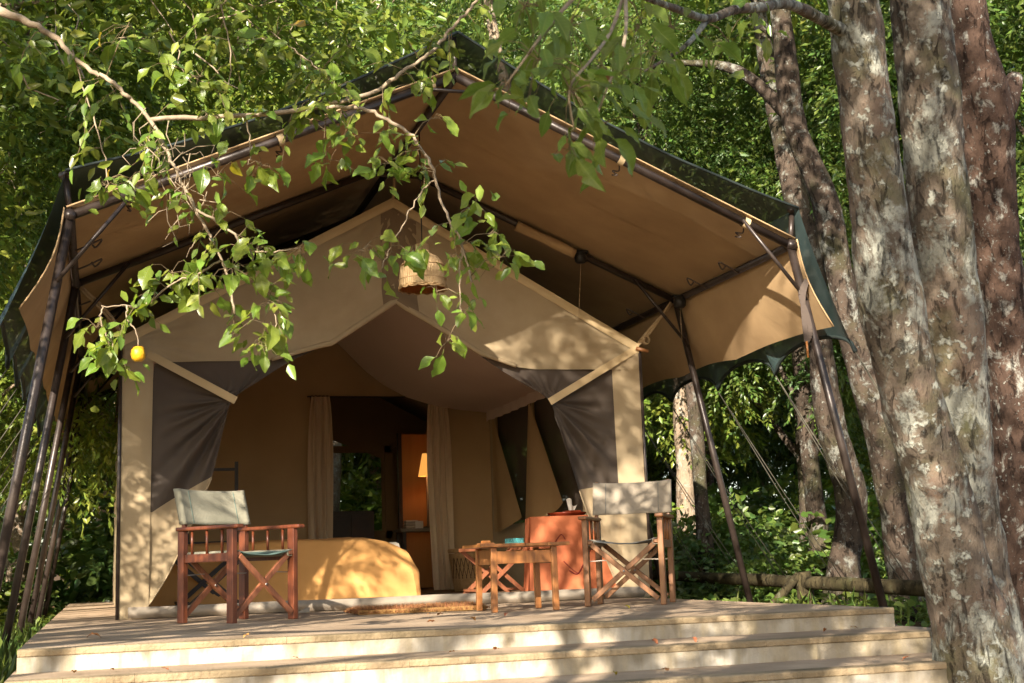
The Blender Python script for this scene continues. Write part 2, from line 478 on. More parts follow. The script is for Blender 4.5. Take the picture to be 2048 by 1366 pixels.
class MB:
    def __init__(s):
        s.v, s.f = [], []
    def add(s, vs, fs):
        b = len(s.v)
        s.v.extend([tuple(q) for q in vs])
        s.f.extend([tuple(i + b for i in f) for f in fs])
        return s
    def box(s, c, d, rot=None):
        h = [k / 2 for k in d]
        vs = [Vector((sx * h[0], sy * h[1], sz * h[2])) for sx in (-1, 1) for sy in (-1, 1) for sz in (-1, 1)]
        if rot is not None:
            vs = [rot @ q for q in vs]
        vs = [q + Vector(c) for q in vs]
        return s.add(vs, [(0, 1, 3, 2), (4, 6, 7, 5), (0, 4, 5, 1), (2, 3, 7, 6), (0, 2, 6, 4), (1, 5, 7, 3)])
    def bar(s, a, b, wd, ht, upv=(0, 0, 1)):
        a, b = Vector(a), Vector(b)
        d = b - a
        z = d.normalized()
        x = Vector(upv).cross(z)
        if x.length < 1e-4:
            x = Vector((1, 0, 0)).cross(z)
        x.normalize()
        y = z.cross(x)
        R = Matrix((x, y, z)).transposed()
        return s.box((a + b) / 2, (wd, ht, d.length), R)
    def tube(s, pts, rads, n=10, cap=True, jitter=0.0, seed=0.0, jfreq=3.0):
        pts = [Vector(p) for p in pts]
        if not hasattr(rads, '__len__'):
            rads = [rads] * len(pts)
        up_ = Vector((0.13, 0.31, 1)).normalized()
        rings = []
        prev = None
        for i, p in enumerate(pts):
            t = (pts[min(i + 1, len(pts) - 1)] - pts[max(i - 1, 0)]).normalized()
            if prev is None:
                x = up_.cross(t)
                if x.length < 0.05:
                    x = Vector((1, 0, 0)).cross(t)
            else:
                x = prev - t * prev.dot(t)
            x.normalize()
            prev = x
            y = t.cross(x)
            ring = []
            for k in range(n):
                a = 2 * math.pi * k / n
                dv = x * math.cos(a) + y * math.sin(a)
                r = rads[i]
                if jitter:
                    q = p + dv * r
                    r *= 1 + jitter * noise.noise((q.x * jfreq + seed, q.y * jfreq, q.z * jfreq * 0.55)) \
                        + jitter * 0.45 * noise.noise((q.x * jfreq * 3.1 + seed, q.y * jfreq * 3.1, q.z * jfreq * 1.9)) \
                        + jitter * 0.22 * noise.noise((q.x * jfreq * 8.3 + seed, q.y * jfreq * 8.3, q.z * jfreq * 4.2))
                ring.append(p + dv * r)
            rings.append(ring)
        vs = [q for r in rings for q in r]
        fs = []
        for i in range(len(pts) - 1):
            for k in range(n):
                k2 = (k + 1) % n
                fs.append((i * n + k, i * n + k2, (i + 1) * n + k2, (i + 1) * n + k))
        if cap:
            fs.append(tuple(reversed(range(n))))
            fs.append(tuple((len(pts) - 1) * n + k for k in range(n)))
        return s.add(vs, fs)
    def lathe(s, prof, n=24, c=(0, 0, 0), cap=False):
        vs, fs = [], []
        for (r, z) in prof:
            for k in range(n):
                a = 2 * math.pi * k / n
                vs.append((c[0] + r * math.cos(a), c[1] + r * math.sin(a), c[2] + z))
        for i in range(len(prof) - 1):
            for k in range(n):
                k2 = (k + 1) % n
                fs.append((i * n + k, i * n + k2, (i + 1) * n + k2, (i + 1) * n + k))
        if cap:
            fs.append(tuple(reversed(range(n))))
            fs.append(tuple((len(prof) - 1) * n + k for k in range(n)))
        return s.add(vs, fs)
    def grid(s, fn, nu, nv, keep=None):
        vs = [fn(i / nu, j / nv) for j in range(nv + 1) for i in range(nu + 1)]
        fs = []
        for j in range(nv):
            for i in range(nu):
                if keep is None or keep((i + 0.5) / nu, (j + 0.5) / nv):
                    a = j * (nu + 1) + i
                    fs.append((a, a + 1, a + nu + 2, a + nu + 1))
        return s.add(vs, fs)
    def build(s, name, m, parent=None, smooth=True, off=None, thick=0.0, bevel=0.0):
        me = bpy.data.meshes.new(name)
        vs = s.v if off is None else [(q[0] - off[0], q[1] - off[1], q[2] - off[2]) for q in s.v]
        me.from_pydata(vs, [], s.f)
        me.materials.append(M[m] if isinstance(m, str) else m)
        if smooth:
            me.polygons.foreach_set('use_smooth', [True] * len(me.polygons))
        o = bpy.data.objects.new(name, me)
        link(o, parent)
        if thick:
            md = o.modifiers.new('thick', 'SOLIDIFY')
            md.thickness = thick
            md.offset = 0
        if bevel:
            md = o.modifiers.new('bevel', 'BEVEL')
            md.width = bevel
            md.segments = 2
            md.limit_method = 'ANGLE'
            md.angle_limit = rad(40)
        return o

def spline(pts, n):
    """Catmull-Rom through tuples of any length"""
    P = np.array(pts, float)
    P = np.vstack([2 * P[0] - P[1], P, 2 * P[-1] - P[-2]])
    out = []
    k = len(P) - 3
    for j in range(n + 1):
        t = j / n * k
        i = min(int(t), k - 1)
        f = t - i
        a, b, c, d = P[i:i + 4]
        out.append(0.5 * ((2 * b) + (c - a) * f + (2 * a - 5 * b + 4 * c - d) * f * f + (3 * b - a - 3 * c + d) * f ** 3))
    return out

def interp(x, xs, ys):
    return float(np.interp(x, xs, ys))

def nz(x, y=0.0, z=0.0):
    return noise.noise((x, y, z))

# ------------------------------------------------------------------ ground
def gz(x, y):
    side = min(1, max(0, (x + 3.0) / 6.0))
    back = -0.33 + 0.05 * side
    t = min(1, max(0, (y + 5.2) / 2.6))
    t = t * t * (3 - 2 * t)
    z = (-0.46) * (1 - t) + back * t
    d = math.hypot(x, y - 3)
    z += 0.05 * nz(x * 0.35, y * 0.35) * min(1, d / 6)
    if d > 14:
        z += 0.015 * (d - 14)
    if -2.75 < x < 2.3 and y > -5.3 and y < 9:
        z = min(z, -0.36) if y > -3.8 else min(z, -0.44)
    return z

def build_ground():
    xs = np.unique(np.concatenate([np.linspace(-300, -20, 15), np.linspace(-20, 30, 101), np.linspace(30, 300, 15)]))
    ys = np.unique(np.concatenate([np.linspace(-300, -16, 15), np.linspace(-16, 34, 101), np.linspace(34, 400, 18)]))
    mb = MB()
    vs = [(x, y, gz(x, y) if abs(x) < 60 and abs(y) < 60 else 0.7) for y in ys for x in xs]
    nx = len(xs)
    fs = [(j * nx + i, j * nx + i + 1, (j + 1) * nx + i + 1, (j + 1) * nx + i) for j in range(len(ys) - 1) for i in range(nx - 1)]
    mb.add(vs, fs)
    tag(mb.build('ground', 'litter'), kind='structure')
    pb = MB()
    pb.grid(lambda u, v: (3.0 + 1.5 * u + 3.2 * v + 0.15 * nz(v * 5), -8 + 11 * v, gz(3.0 + 1.5 * u + 3.2 * v, -8 + 11 * v) + 0.012), 6, 40)
    tag(pb.build('path', 'path'), kind='structure')
build_ground()

# ------------------------------------------------------------------ terrace with broad steps
def build_terrace():
    slabs = [(-2.67, 2.05, -3.87, 0.0, -0.105), (-2.69, 2.12, -4.42, -0.105, -0.215), (-2.71, 2.20, -4.98, -0.215, -0.33), (-2.73, 2.25, -5.5, -0.33, -0.47)]
    t = bpy.data.objects.new('terrace', None)
    link(t)
    tag(t, kind='structure')
    yb = [7.6, -3.6, -4.2, -4.8]
    for k, (x0, x1, y0, z1, z0) in enumerate(slabs):
        y1 = yb[k]
        if k == 0:
            z0b = -0.5
        mb = MB()
        n = 60
        # riser front, slightly uneven
        def rf(u, v):
            x = x0 + (x1 - x0) * u
            return (x, y0 + 0.006 + 0.005 * nz(x * 3, v * 3, k), z0 - 0.06 + (z1 - 0.035 - z0 + 0.06) * v)
        mb.grid(rf, n, 4)
        for xx, s in ((x0, 1), (x1, -1)):
            mb.grid(lambda u, v: (xx + 0.006 * s, y0 + 0.006 + (y1 - y0 - 0.006) * (u if s < 0 else 1 - u), -0.6 + (z1 - 0.035 + 0.6) * v), 20, 3)
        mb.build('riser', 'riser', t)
        tb = MB()
        # trodden top slab with a thickness
        def top(u, v):
            x = x0 + (x1 - x0) * u
            y = y0 + 0.112 + (y1 - y0 - 0.112) * v
            return (x, y, z1 + 0.004 * nz(x * 1.3, y * 1.3, k) - 0.002)
        tb.grid(top, 50, 40 if k == 0 else 6)
        td = tb.build('tread', 'tread', t)
        # nosing tiles with open joints
        x = x0
        i = 0
        while x < x1 - 0.02:
            L = min(random.uniform(0.22, 0.34), x1 - x)
            nb = MB()
            dz = random.uniform(-0.0005, 0.0008)
            pr = [(0.113, -0.034), (0.004, -0.034), (0.0, -0.029), (0.0, -0.009), (0.003, -0.003), (0.009, 0.0), (0.113, 0.0)]
            gp = random.uniform(0.0006, 0.0016)
            vs_ = [(xx_, y0 + 0.002 + q[0], z1 + dz + q[1]) for xx_ in (x + gp, x + L) for q in pr]
            nb.add(vs_, [(k_, k_ + 1, k_ + 8, k_ + 7) for k_ in range(6)] + [tuple(range(6, -1, -1)), tuple(range(7, 14))])
            nb.build('nosing_tile', 'nosing', td, smooth=False)
            x += L
            i += 1
build_terrace()

# ------------------------------------------------------------------ tent frame of brown steel pipe
FY = [-2.15, -0.07, 1.75, 3.5, 5.3, 7.2]
EW, EH, RH = 2.52, 2.56, 3.67
def build_frame():
    t = thing('tent_frame', 'dark brown steel pipe frame carrying the safari tent roof', 'tent frame')
    pr = 0.031
    for i, y in enumerate(FY):
        r = pr if i == 0 else pr * 0.95
        for s in (-1, 1):
            fx, fz = (-3.02, -0.5) if s < 0 else (3.12, gz(3.12, y) - 0.05)
            b = MB()
            b.tube([(s * EW, y, EH), (fx, y, fz)], r, 12)
            b.lathe([(r * 1.25, 0), (r * 1.25, 0.09)], 12, (fx, y, gz(fx, y)), True)
            b.build('pole', 'steel', t)
            b = MB()
            b.tube([(s * EW, y, EH), (0, y, RH)], r, 12)
            b.build('rafter', 'steel', t)
            b = MB()
            p0 = Vector((s * EW, y, EH)).lerp(Vector((fx, y, fz)), 0.14)
            p1 = Vector((s * EW, y, EH)).lerp(Vector((0, y, RH)), 0.155)
            dy = -0.03
            b.tube([(p0.x, p0.y + dy, p0.z), (p1.x, p1.y + dy, p1.z)], 0.014, 8)
            b.build('brace', 'steel', t)
            b = MB()
            b.tube([(s * EW, y, EH), (s * (EW + 0.03), y, EH + 0.25)], 0.02, 10)
            b.tube([(s * (EW + 0.005), y - 0.03, EH + 0.265), (s * (EW + 0.055), y + 0.03, EH + 0.265)], 0.026, 10)
            b.build('net_post', 'steel', t)
            b = MB()
            b.lathe([(0.0, -0.045), (0.036, -0.042), (0.039, 0), (0.036, 0.042), (0.0, 0.045)], 12)
            b.v = [(s * EW + q[0], y + q[2], EH + q[1]) for q in b.v]
            b.build('elbow_joint', 'steel', t)
        b = MB()
        b.tube([(0, y, RH - 0.02), (0, y, RH + 0.285)], 0.018, 10)
        b.build('net_post', 'steel', t)
        if i < 2:
            b = MB()
            b.tube([(-0.24, y - 0.02, RH - 0.115), (0.24, y - 0.02, RH - 0.115)], 0.013, 8)
            b.build('tie_bar', 'steel', t)
    b = MB()
    b.tube([(0, FY[0], RH), (0, FY[-1], RH)], 0.03, 10)
    b.build('ridge_pole', 'steel', t)
    for s in (-1, 1):
        b = MB()
        b.tube([(s * EW, FY[0], EH), (s * EW, FY[-1], EH)], 0.03, 10)
        b.build('eave_pole', 'steel', t)
build_frame()

# ------------------------------------------------------------------ tan fly sheet
def build_fly():
    t = thing('fly_sheet', 'tan canvas fly roof stretched over the pipe frame', 'canopy')
    y0, y1 = FY[0] - 0.04, FY[-1] + 0.1
    for s in (-1, 1):
        b = MB()
        def f(u, v):
            y = y0 + (y1 - y0) * v
            x = s * (EW + 0.02) * u
            bay = 0
            for a, c in zip(FY[:-1], FY[1:]):
                if a <= y <= c:
                    bay = math.sin(math.pi * (y - a) / (c - a))
            z = RH + 0.042 - (RH - EH) * u - 0.035 * bay * math.sin(math.pi * u) + 0.006 * nz(u * 4, y * 2.0, s)
            return (x, y, z)
        b.grid(f, 20, 70)
        rp = b.build('roof_panel', 'fly', t)
        for ysm in (-1.15, 0.85, 2.6, 4.4):
            b = MB()
            b.grid(lambda u, v: (lambda p: (p[0], p[1] + 0.014 * (v - 0.5), p[2] - 0.003 - 0.001 * math.sin(u * 150)))(f(u, (ysm - y0) / (y1 - y0))), 60, 1)
            b.build('seam', 'fly', rp)
        # hanging side valance, flaring outwards
        b = MB()
        ybot = [-2.35, -0.6, 0.5, 1.6, 2.6, 3.6, 4.7, 5.8, 7.3]
        def g(u, v):
            y = y0 + (y1 - y0) * v
            arch = 0
            for a, c in zip(ybot[:-1], ybot[1:]):
                if a <= y <= c:
                    arch = math.sin(math.pi * (y - a) / (c - a))
            zb = 1.955 + 0.035 * arch + 0.006 * y
            z = EH + 0.04 + (zb - EH - 0.04) * u
            x = s * (EW + 0.03 + 0.20 * u + 0.05 * u * u - 0.035 * math.sin(math.pi * u) + 0.012 * nz(y * 2.5, u * 1.5, s * 3))
            return (x, y, z)
        b.grid(g, 12, 90)
        b.build('valance', 'fly', t)
        # front hem rolled over the rafter
        b = MB()
        b.tube([(s * (EW + 0.02) * k / 12, y0 - 0.002, RH + 0.045 - (RH - EH) * k / 12) for k in range(13)], 0.006, 6)
        b.build('hem', 'fly', t)
        b = MB()
        b.tube([g(k / 8, 0) for k in range(9)], 0.006, 6)
        b.build('hem', 'fly', t)
        # tie loops wrapped round the rafter
        for q in (0.07, 0.48, 0.86):
            b = MB()
            x = s * EW * q
            z = RH - (RH - EH) * q
            b.v, b.f = [], []
            ang = math.atan2(RH - EH, EW) * s
            for k in range(10):
                a = math.pi * 2 * k / 10
                for e in (-0.022, 0.022):
                    lx = e
                    lz = 0.041 * math.sin(a)
                    b.v.append((x + lx * math.cos(ang) + lz * math.sin(ang), FY[0] + 0.041 * math.cos(a), z - lx * math.sin(ang) + lz * math.cos(ang) - 0.0))
            b.f = [(2 * k, 2 * ((k + 1) % 10), 2 * ((k + 1) % 10) + 1, 2 * k + 1) for k in range(10)]
            b.build('tie_loop', 'strap', rp)
            b = MB()
            b.tube(spline([(x, FY[0] + 0.035, z - 0.02), (x + 0.02, FY[0] + 0.10, z - 0.05), (x - 0.01, FY[0] + 0.15, z - 0.035), (x + 0.015, FY[0] + 0.12, z - 0.075), (x - 0.005, FY[0] + 0.17, z - 0.06)], 20), 0.006, 5)
            b.build('tie_cord', 'dstrap', rp)
        for yy in (-1.35, -0.75, 0.6):
            b = MB()
            x = s * (EW - 0.02)
            b.tube(spline([(x, yy, EH - 0.035), (x - s * 0.08, yy - 0.03, EH - 0.005), (x - s * 0.17, yy, EH + 0.05), (x - s * 0.13, yy + 0.035, EH + 0.0), (x - s * 0.10, yy + 0.02, EH + 0.03)], 20), 0.007, 5)
            b.build('tie_cord', 'dstrap', rp)
build_fly()

# ------------------------------------------------------------------ green shade net with scalloped rim
NETY = [-2.25, -1.03, 0.03, 1.07, 1.96, 2.9, 3.9, 4.9, 6.0, 7.4]
def build_net():
    t = thing('shade_net', 'dark green shade net over the tent with arched hanging rim', 'shade net')
    y0, y1 = FY[0] - 0.10, FY[-1] + 0.25
    zr, ze = RH + 0.285, EH + 0.262
    for s in (-1, 1):
        b = MB()
        def f(u, v):
            y = y0 + (y1 - y0) * v
            sag = 0
            for a, c in zip(FY[:-1], FY[1:]):
                if a <= y <= c:
                    sag = math.sin(math.pi * (y - a) / (c - a))
            x = s * (EW + 0.03) * u
            z = zr + (ze - zr) * u - 0.11 * math.sin(math.pi * u) - 0.03 * sag * (1 - abs(2 * u - 1)) + 0.008 * nz(u * 6, y * 3, s)
            return (x, y, z)
        b.grid(f, 24, 60)
        b.build('net_panel', 'net', t)
        def rim(y):
            for a, c in zip(NETY[:-1], NETY[1:]):
                if a <= y <= c:
                    q = (2 * y - a - c) / (c - a)
                    return 1.755 + 0.19 * math.sqrt(max(0, 1 - q * q))
            return 1.755
        b = MB()
        ys = np.linspace(NETY[0], NETY[-1], 190)
        def g(u, v):
            y = NETY[0] + (NETY[-1] - NETY[0]) * v
            yy = y0 + 0.04 if y < y0 + 0.04 else y
            zb = rim(y)
            x = s * (EW + 0.03 + 0.385 * (0.65 * u + 0.35 * u ** 1.6) + 0.006 * nz(y * 4, u * 2.0, s * 5) * u)
            return (x, y0 * (1 - u) * (v < 0.001) + y * (1 - (1 - u) * (v < 0.001)), ze + (zb - ze) * u)
        b.grid(g, 12, 190)
        b.build('net_skirt', 'net', t)
        b = MB()
        b.tube([g(1, k / 190) for k in range(191)], 0.016, 6)
        b.build('rim_binding', 'net_rim', t)
        b = MB()
        b.tube([f(k / 24, 0) for k in range(25)], 0.010, 6)
        b.build('rim_binding', 'net_rim', t)
        # guy ropes from the scallop tips to the anchor rails
        for k, y in enumerate(NETY[:-1]):
            p = g(1, (y - NETY[0]) / (NETY[-1] - NETY[0]))
            q = (s * 4.2, y + 0.25, 0.06 if s > 0 else -0.18)
            for e in (0, 0.07):
                b = MB()
                m = Vector(p).lerp(Vector(q), 0.5)
                b.tube([p, (m.x, m.y + e, m.z - 0.02), (q[0], q[1] + e * 2, q[2])], 0.0042, 5)
                b.build('guy_rope', 'guy', t)
build_net()

# ------------------------------------------------------------------ anchor rails (logs)
def log_rail(label, x, y0, y1, z0, z1, posts, r=0.062):
    t = thing('log_rail', label, 'log rail', (x, y0, 0), 0, 'rope anchor rails')
    b = MB()
    n = 14
    b.tube([(x, y0 + (y1 - y0) * k / n, z0 + (z1 - z0) * k / n + 0.01 * nz(k * 0.9, x)) for k in range(n + 1)], [r * (1.12 - 0.25 * k / n) for k in range(n + 1)], 14, True, 0.08, x)
    b.build('rail', 'log', t, off=(x, y0, 0))
    b = MB()
    b.lathe([(0.0, 0), (r * 1.04, 0), (r * 1.04, 0.004)], 16)
    b.v = [(x + q[0], y0 - 0.003 - q[2], z0 + q[1]) for q in b.v]
    b.build('sawn_end', 'logend', t, off=(x, y0, 0))
    for py in posts:
        zz = z0 + (z1 - z0) * (py - y0) / (y1 - y0)
        g = gz(x, py)
        b = MB()
        b.tube([(x + 0.02, py, g - 0.2), (x, py, zz + 0.02), (x - 0.01, py, zz + 0.10)], [0.085, 0.08, 0.075], 12, True, 0.1, py)
        b.build('post', 'log', t, off=(x, y0, 0))
        b = MB()
        b.tube([(x - math.copysign(0.5, x), py + 0.1, gz(x - math.copysign(.5, x), py) - 0.05), (x - math.copysign(0.06, x), py, zz + 0.07)], [0.045, 0.04], 10)
        b.build('strut', 'log', t, off=(x, y0, 0))
log_rail('mossy horizontal log rail on posts along the trees', 4.2, -2.45, 7.5, -0.03, 0.17, [1.0, 5.2])
log_rail('log rail with strut anchoring ropes behind the row of tent poles', -4.2, -1.0, 7.5, -0.2, -0.1, [0.6, 3.4, 6.4])

# ------------------------------------------------------------------ inner tent
TW = 2.165
def gtop(x):
    return 3.367 - abs(x) * 0.562
def glip(x):
    return interp(x, [-2.2, -1.02, -0.62, -0.54, 0.0, 0.73, 1.03, 1.2, 2.2], [1.958, 1.99, 2.112, 2.127, 2.494, 2.061, 1.957, 1.94, 1.945])
def build_tent():
    t = thing('safari_tent', 'tan canvas sleeping tent with open tied-back entrance', 'tent')
    # side walls and roof
    for s in (-1, 1):
        b = MB()
        def f(u, v):
            y = 0.0 + 7.0 * v
            z = 2.15 * u
            return (s * (TW - 0.02 + 0.012 * nz(y * 1.5, z * 1.2, s)), y, z)
        if s < 0:
            b.grid(f, 10, 50)
        else:
            b.grid(f, 20, 70, lambda u, v: not ((1.5 < 7 * v < 2.9 or 3.02 < 7 * v < 4.35) and 0.8 < 2.15 * u < 2.05))
        sw = b.build('side_wall', 'tent', t)
        b = MB()
        b.grid(lambda u, v: (s * 2.17 * u, -0.02 + 7.05 * v, 3.36 - 1.215 * u - 0.05 * math.sin(math.pi * u)), 12, 30)
        b.build('roof_panel', 'roof', t)
    for (a, c) in ((1.5, 2.92), (3.0, 4.37)):
        b = MB()
        b.grid(lambda u, v: (TW - 0.012, a + (c - a) * u, 0.78 + 1.29 * v), 4, 4)
        b.build('window_gauze', 'gauze', sw)
    # window flaps hanging as triangles
    def flap(top, bl, br, seed):
        b = MB()
        T, A, B = Vector(top), Vector(bl), Vector(br)
        def f(u, v):
            p = T.lerp(A.lerp(B, u), v)
            p.z -= 0.05 * math.sin(math.pi * u) * v
            p.x += -0.03 * v + 0.03 * math.sin(u * 7 + seed) * v
            return p
        b.grid(f, 14, 18)
        b.build('window_flap', 'inner', sw)
    flap((2.09, 4.34, 2.05), (2.05, 4.25, 0.68), (2.0, 3.02, 0.80), 1.0)
    flap((2.09, 2.93, 2.06), (2.05, 3.02, 0.76), (2.0, 1.58, 0.88), 2.5)
    # back walls
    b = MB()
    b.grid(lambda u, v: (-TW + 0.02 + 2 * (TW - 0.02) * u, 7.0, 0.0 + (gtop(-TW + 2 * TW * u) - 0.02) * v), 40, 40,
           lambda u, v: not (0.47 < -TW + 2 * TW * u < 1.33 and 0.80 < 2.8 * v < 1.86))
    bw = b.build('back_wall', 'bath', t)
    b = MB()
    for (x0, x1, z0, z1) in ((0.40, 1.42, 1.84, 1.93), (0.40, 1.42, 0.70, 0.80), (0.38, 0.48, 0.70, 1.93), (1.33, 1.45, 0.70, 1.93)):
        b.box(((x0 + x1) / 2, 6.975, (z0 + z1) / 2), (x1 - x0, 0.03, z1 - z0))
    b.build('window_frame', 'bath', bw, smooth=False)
    # partition with doorway
    py = 4.6
    def prt(x0, x1, z0, z1f, name='partition'):
        b = MB()
        b.grid(lambda u, v: (x0 + (x1 - x0) * u, py + 0.012 * nz(u * 3 + x0, v * 3), z0 + (z1f(x0 + (x1 - x0) * u) - z0) * v), 24, 24)
        b.build(name, 'inner', t)
    prt(-2.13, -0.02, 0.03, lambda x: 2.29)
    prt(1.555, 2.13, 0.03, lambda x: 2.29)
    b = MB()
    b.grid(lambda u, v: (-2.1 + 4.2 * u, py + 0.003, 2.285 + (max(gtop(-2.1 + 4.2 * u) - 0.03, 2.29) - 2.285) * v), 40, 6)
    b.build('partition', 'inner', t)
    b = MB()
    b.tube([(-0.06, py - 0.05, 2.285), (1.6, py - 0.05, 2.285)], 0.008, 6)
    b.build('curtain_rod', 'black', t)
    # ceiling liner
    for s in (-1, 1):
        b = MB()
        def f(u, v):
            y = 0.12 + 4.4 * v
            x = 2.07 * u
            zz = interp(x, [0, 0.31, 0.6, 0.80, 1.1, 1.46, 1.8, 2.07], [3.20, 2.90, 2.61, 2.45, 2.29, 2.18, 2.125, 2.10])
            fr = max(0, 1 - v / 0.35)
            zz += fr * 0.10 * math.sin(math.pi * u) + 0.01 * nz(x * 3, y * 2, s) + 0.012 * math.sin(y * 5.2) * math.sin(math.pi * u)
            return (s * x, y, zz)
        b.grid(f, 30, 40)
        cl = b.build('ceiling_liner', 'liner', t)
        b = MB()
        def h(u, v):
            p = f(1, v)
            return (p[0] - s * 0.01 + s * 0.012 * math.sin(v * 90), p[1], p[2] - 0.11 * u)
        b.grid(h, 2, 90)
        b.build('liner_frill', 'liner', cl)
    b = MB()
    b.grid(lambda u, v: (-2.14 + 4.28 * u, 0.0 + 6.98 * v, 0.028), 4, 4)
    b.build('groundsheet', 'sheet', t)
    b = MB()
    def sl(u, v):
        x = -2.1 + 4.2 * u
        return (x, -0.03 - 0.035 * math.sin(v * math.pi) + 0.01 * nz(x * 2, v), 0.004 + 0.085 * v + 0.006 * nz(x * 1.5))
    b.grid(sl, 60, 6)
    b.grid(lambda u, v: (-2.1 + 4.2 * u, -0.03 + 0.1 * v, 0.089 - 0.055 * v), 20, 2)
    b.build('door_sill', 'sill', t)
    # gable
    b = MB()
    def gb(u, v):
        x = -2.15 + 4.3 * u
        lo, hi = glip(x), gtop(x)
        z = lo + (hi - lo) * v
        d = (z - lo)
        k = max(0, 1 - abs(x) / 1.15)
        y = -0.02 - 0.05 * k ** 0.5 * math.exp(-(d / 0.10) ** 2) + 0.028 * k ** 0.5 * math.exp(-((d - 0.2) / 0.09) ** 2)
        for cx_, cz_ in ((-2.13, 2.15), (2.13, 2.15), (0.0, 3.36)):
            dr = math.hypot(x - cx_, z - cz_)
            y += 0.010 * math.sin(math.atan2(z - cz_, x - cx_) * 26) * math.exp(-((dr - 0.3) / 0.4) ** 2)
        y += 0.018 * nz(x * 1.7, z * 2.5) + 0.006 * nz(x * 6 + z * 4, z * 6 - x * 3) + 0.014 * math.sin((x + z * 0.8) * 5.0) * math.exp(-((abs(x) - 1.2) / 0.6) ** 2) * math.sin(math.pi * v)
        return (x, y, z)
    b.grid(gb, 120, 26)
    gbo = b.build('gable', 'tent', t)
    b = MB()
    def lip(u):
        x = -1.02 + 2.05 * u
        return (x, -0.055 + 0.015 * nz(x * 5), glip(x) + 0.004)
    b.tube([lip(k / 60) for k in range(61)], [0.016 + 0.012 * math.sin(math.pi * k / 60) for k in range(61)], 8)
    b.build('door_lip', 'tent', gbo)
    for s in (-1, 1):
        b = MB()
        b.grid(lambda u, v: (s * 2.16 * u, -0.034 - 0.012 * math.sin(math.pi * v), gtop(2.16 * u) + 0.02 - 0.085 * v + 0.004 * nz(u * 9, s)), 40, 4)
        b.build('gable_hem', 'strap', gbo)
    b = MB()
    b.grid(lambda u, v: (lambda x: (x, gb((x + 2.15) / 4.3, v)[1] - 0.005, glip(x) + 0.004 + (gtop(x) - 0.075 - glip(x)) * v))(-0.105 + 0.30 * u), 14, 26)
    b.build('ridge_patch', 'tent_dark', gbo)
    # front corner strips
    for s in (-1, 1):
        b = MB()
        def cs(u, v):
            z = 0.0 + 2.15 * v
            x = TW * (1 - 0.0) - (0.235 + 0.02 * (s > 0)) * u + 0.02 * (1 - v) * u
            return (s * x, -0.012 + 0.014 * math.sin(u * 5 + z * 1.2) * (1 - abs(2 * v - 1)) * u, z)
        b.grid(cs, 8, 24)
        b.build('corner_strip', 'tent', t)
        b = MB()
        b.tube([(s * (TW + 0.012), -0.015, 0.0), (s * (TW + 0.012), -0.015, 2.12)], 0.014, 8)
        b.build('corner_pole', 'steel', t)
    # tied back flaps
    def tied(side, fixed, free, knot, bound, phase):
        fx = spline(free, 48)
        def P(u, v):
            i = v * 48
            a = min(int(i), 47)
            q = fx[a] + (fx[a + 1] - fx[a]) * (i - a)
            fxx = interp(v, [0, 1], [fixed[0][0], fixed[1][0]])
            fzz = interp(v, [0, 1], [fixed[0][1], fixed[1][1]])
            x = fxx + (q[0] - fxx) * u
            z = fzz + (q[1] - fzz) * u
            dx, dz = (x - knot[0]), (z - knot[1])
            r = math.hypot(dx, dz)
            ph = math.atan2(dx * -side, -dz)
            A = 0.12 * min(1, r / 0.4) * u ** 1.2 * min(1, max(0, (1.93 - z) / 0.3))
            y = 0.004 - 0.045 * u * math.exp(-(r / 0.3) ** 2) + A * math.sin(ph * 13 + phase) * 0.55 + A * 0.5 * math.sin(ph * 23 + phase * 2) + 0.02 * nz(x * 2, z * 2, phase) * u
            return (x, y - 0.015 * u * min(1, max(0, (1.93 - z) / 0.3)), max(z, 0.006))
        def vb(u):
            lo, hi = 0.0, 1.0
            for _ in range(24):
                md = (lo + hi) / 2
                if P(u, md)[2] > bound(u): lo = md
                else: hi = md
            return lo
        vbs = [vb(i / 56) for i in range(57)]
        b = MB()
        b.grid(lambda u, v: P(u, v * vbs[round(u * 56)]), 56, 70)
        b.build('gauze_flap', 'gauze', t)
        b = MB()
        b.grid(lambda u, v: P(u, vbs[round(u * 56)] + (1 - vbs[round(u * 56)]) * v), 56, 50)
        cf = b.build('canvas_flap', 'tent', t)
        b = MB()
        b.tube([(q[0], P(1, k / 48)[1], q[1] if q[1] > 0.01 else 0.01) for k, q in enumerate(fx) if q[1] < bound(1.0)], 0.006, 6)
        b.build('flap_hem', 'tent', cf)
    tied(-1, [(-1.925, 1.958), (-2.04, 0.0)],
         [(-0.60, 2.11), (-0.86, 1.99), (-1.12, 1.82), (-1.325, 1.665), (-1.39, 1.45), (-1.43, 1.26), (-1.48, 1.06), (-1.55, 0.90), (-1.63, 0.71), (-1.71, 0.52), (-1.82, 0.30), (-1.94, 0.11), (-2.03, 0.006)],
         (-1.325, 1.665), lambda u: 0.80 + 0.27 * max(0, (u - 0.15) / 0.85), 0.4)
    tied(1, [(1.95, 1.945), (2.06, 0.0)],
         [(0.74, 2.05), (0.92, 1.93), (1.12, 1.80), (1.32, 1.665), (1.345, 1.52), (1.385, 1.38), (1.46, 1.13), (1.54, 0.90), (1.62, 0.72), (1.70, 0.53), (1.79, 0.33), (1.88, 0.12), (1.93, 0.006)],
         (1.32, 1.665), lambda u: 0.97 - 0.06 * u, 1.7)
    for (a, c) in (((-1.975, -0.03, 2.03), (-1.305, -0.10, 1.655)), ((2.135, -0.03, 2.125), (1.30, -0.10, 1.652))):
        b = MB()
        b.bar(a, c, 0.062, 0.006, (0, 1, 0))
        b.build('tie_strap', 'strap', t, smooth=False)
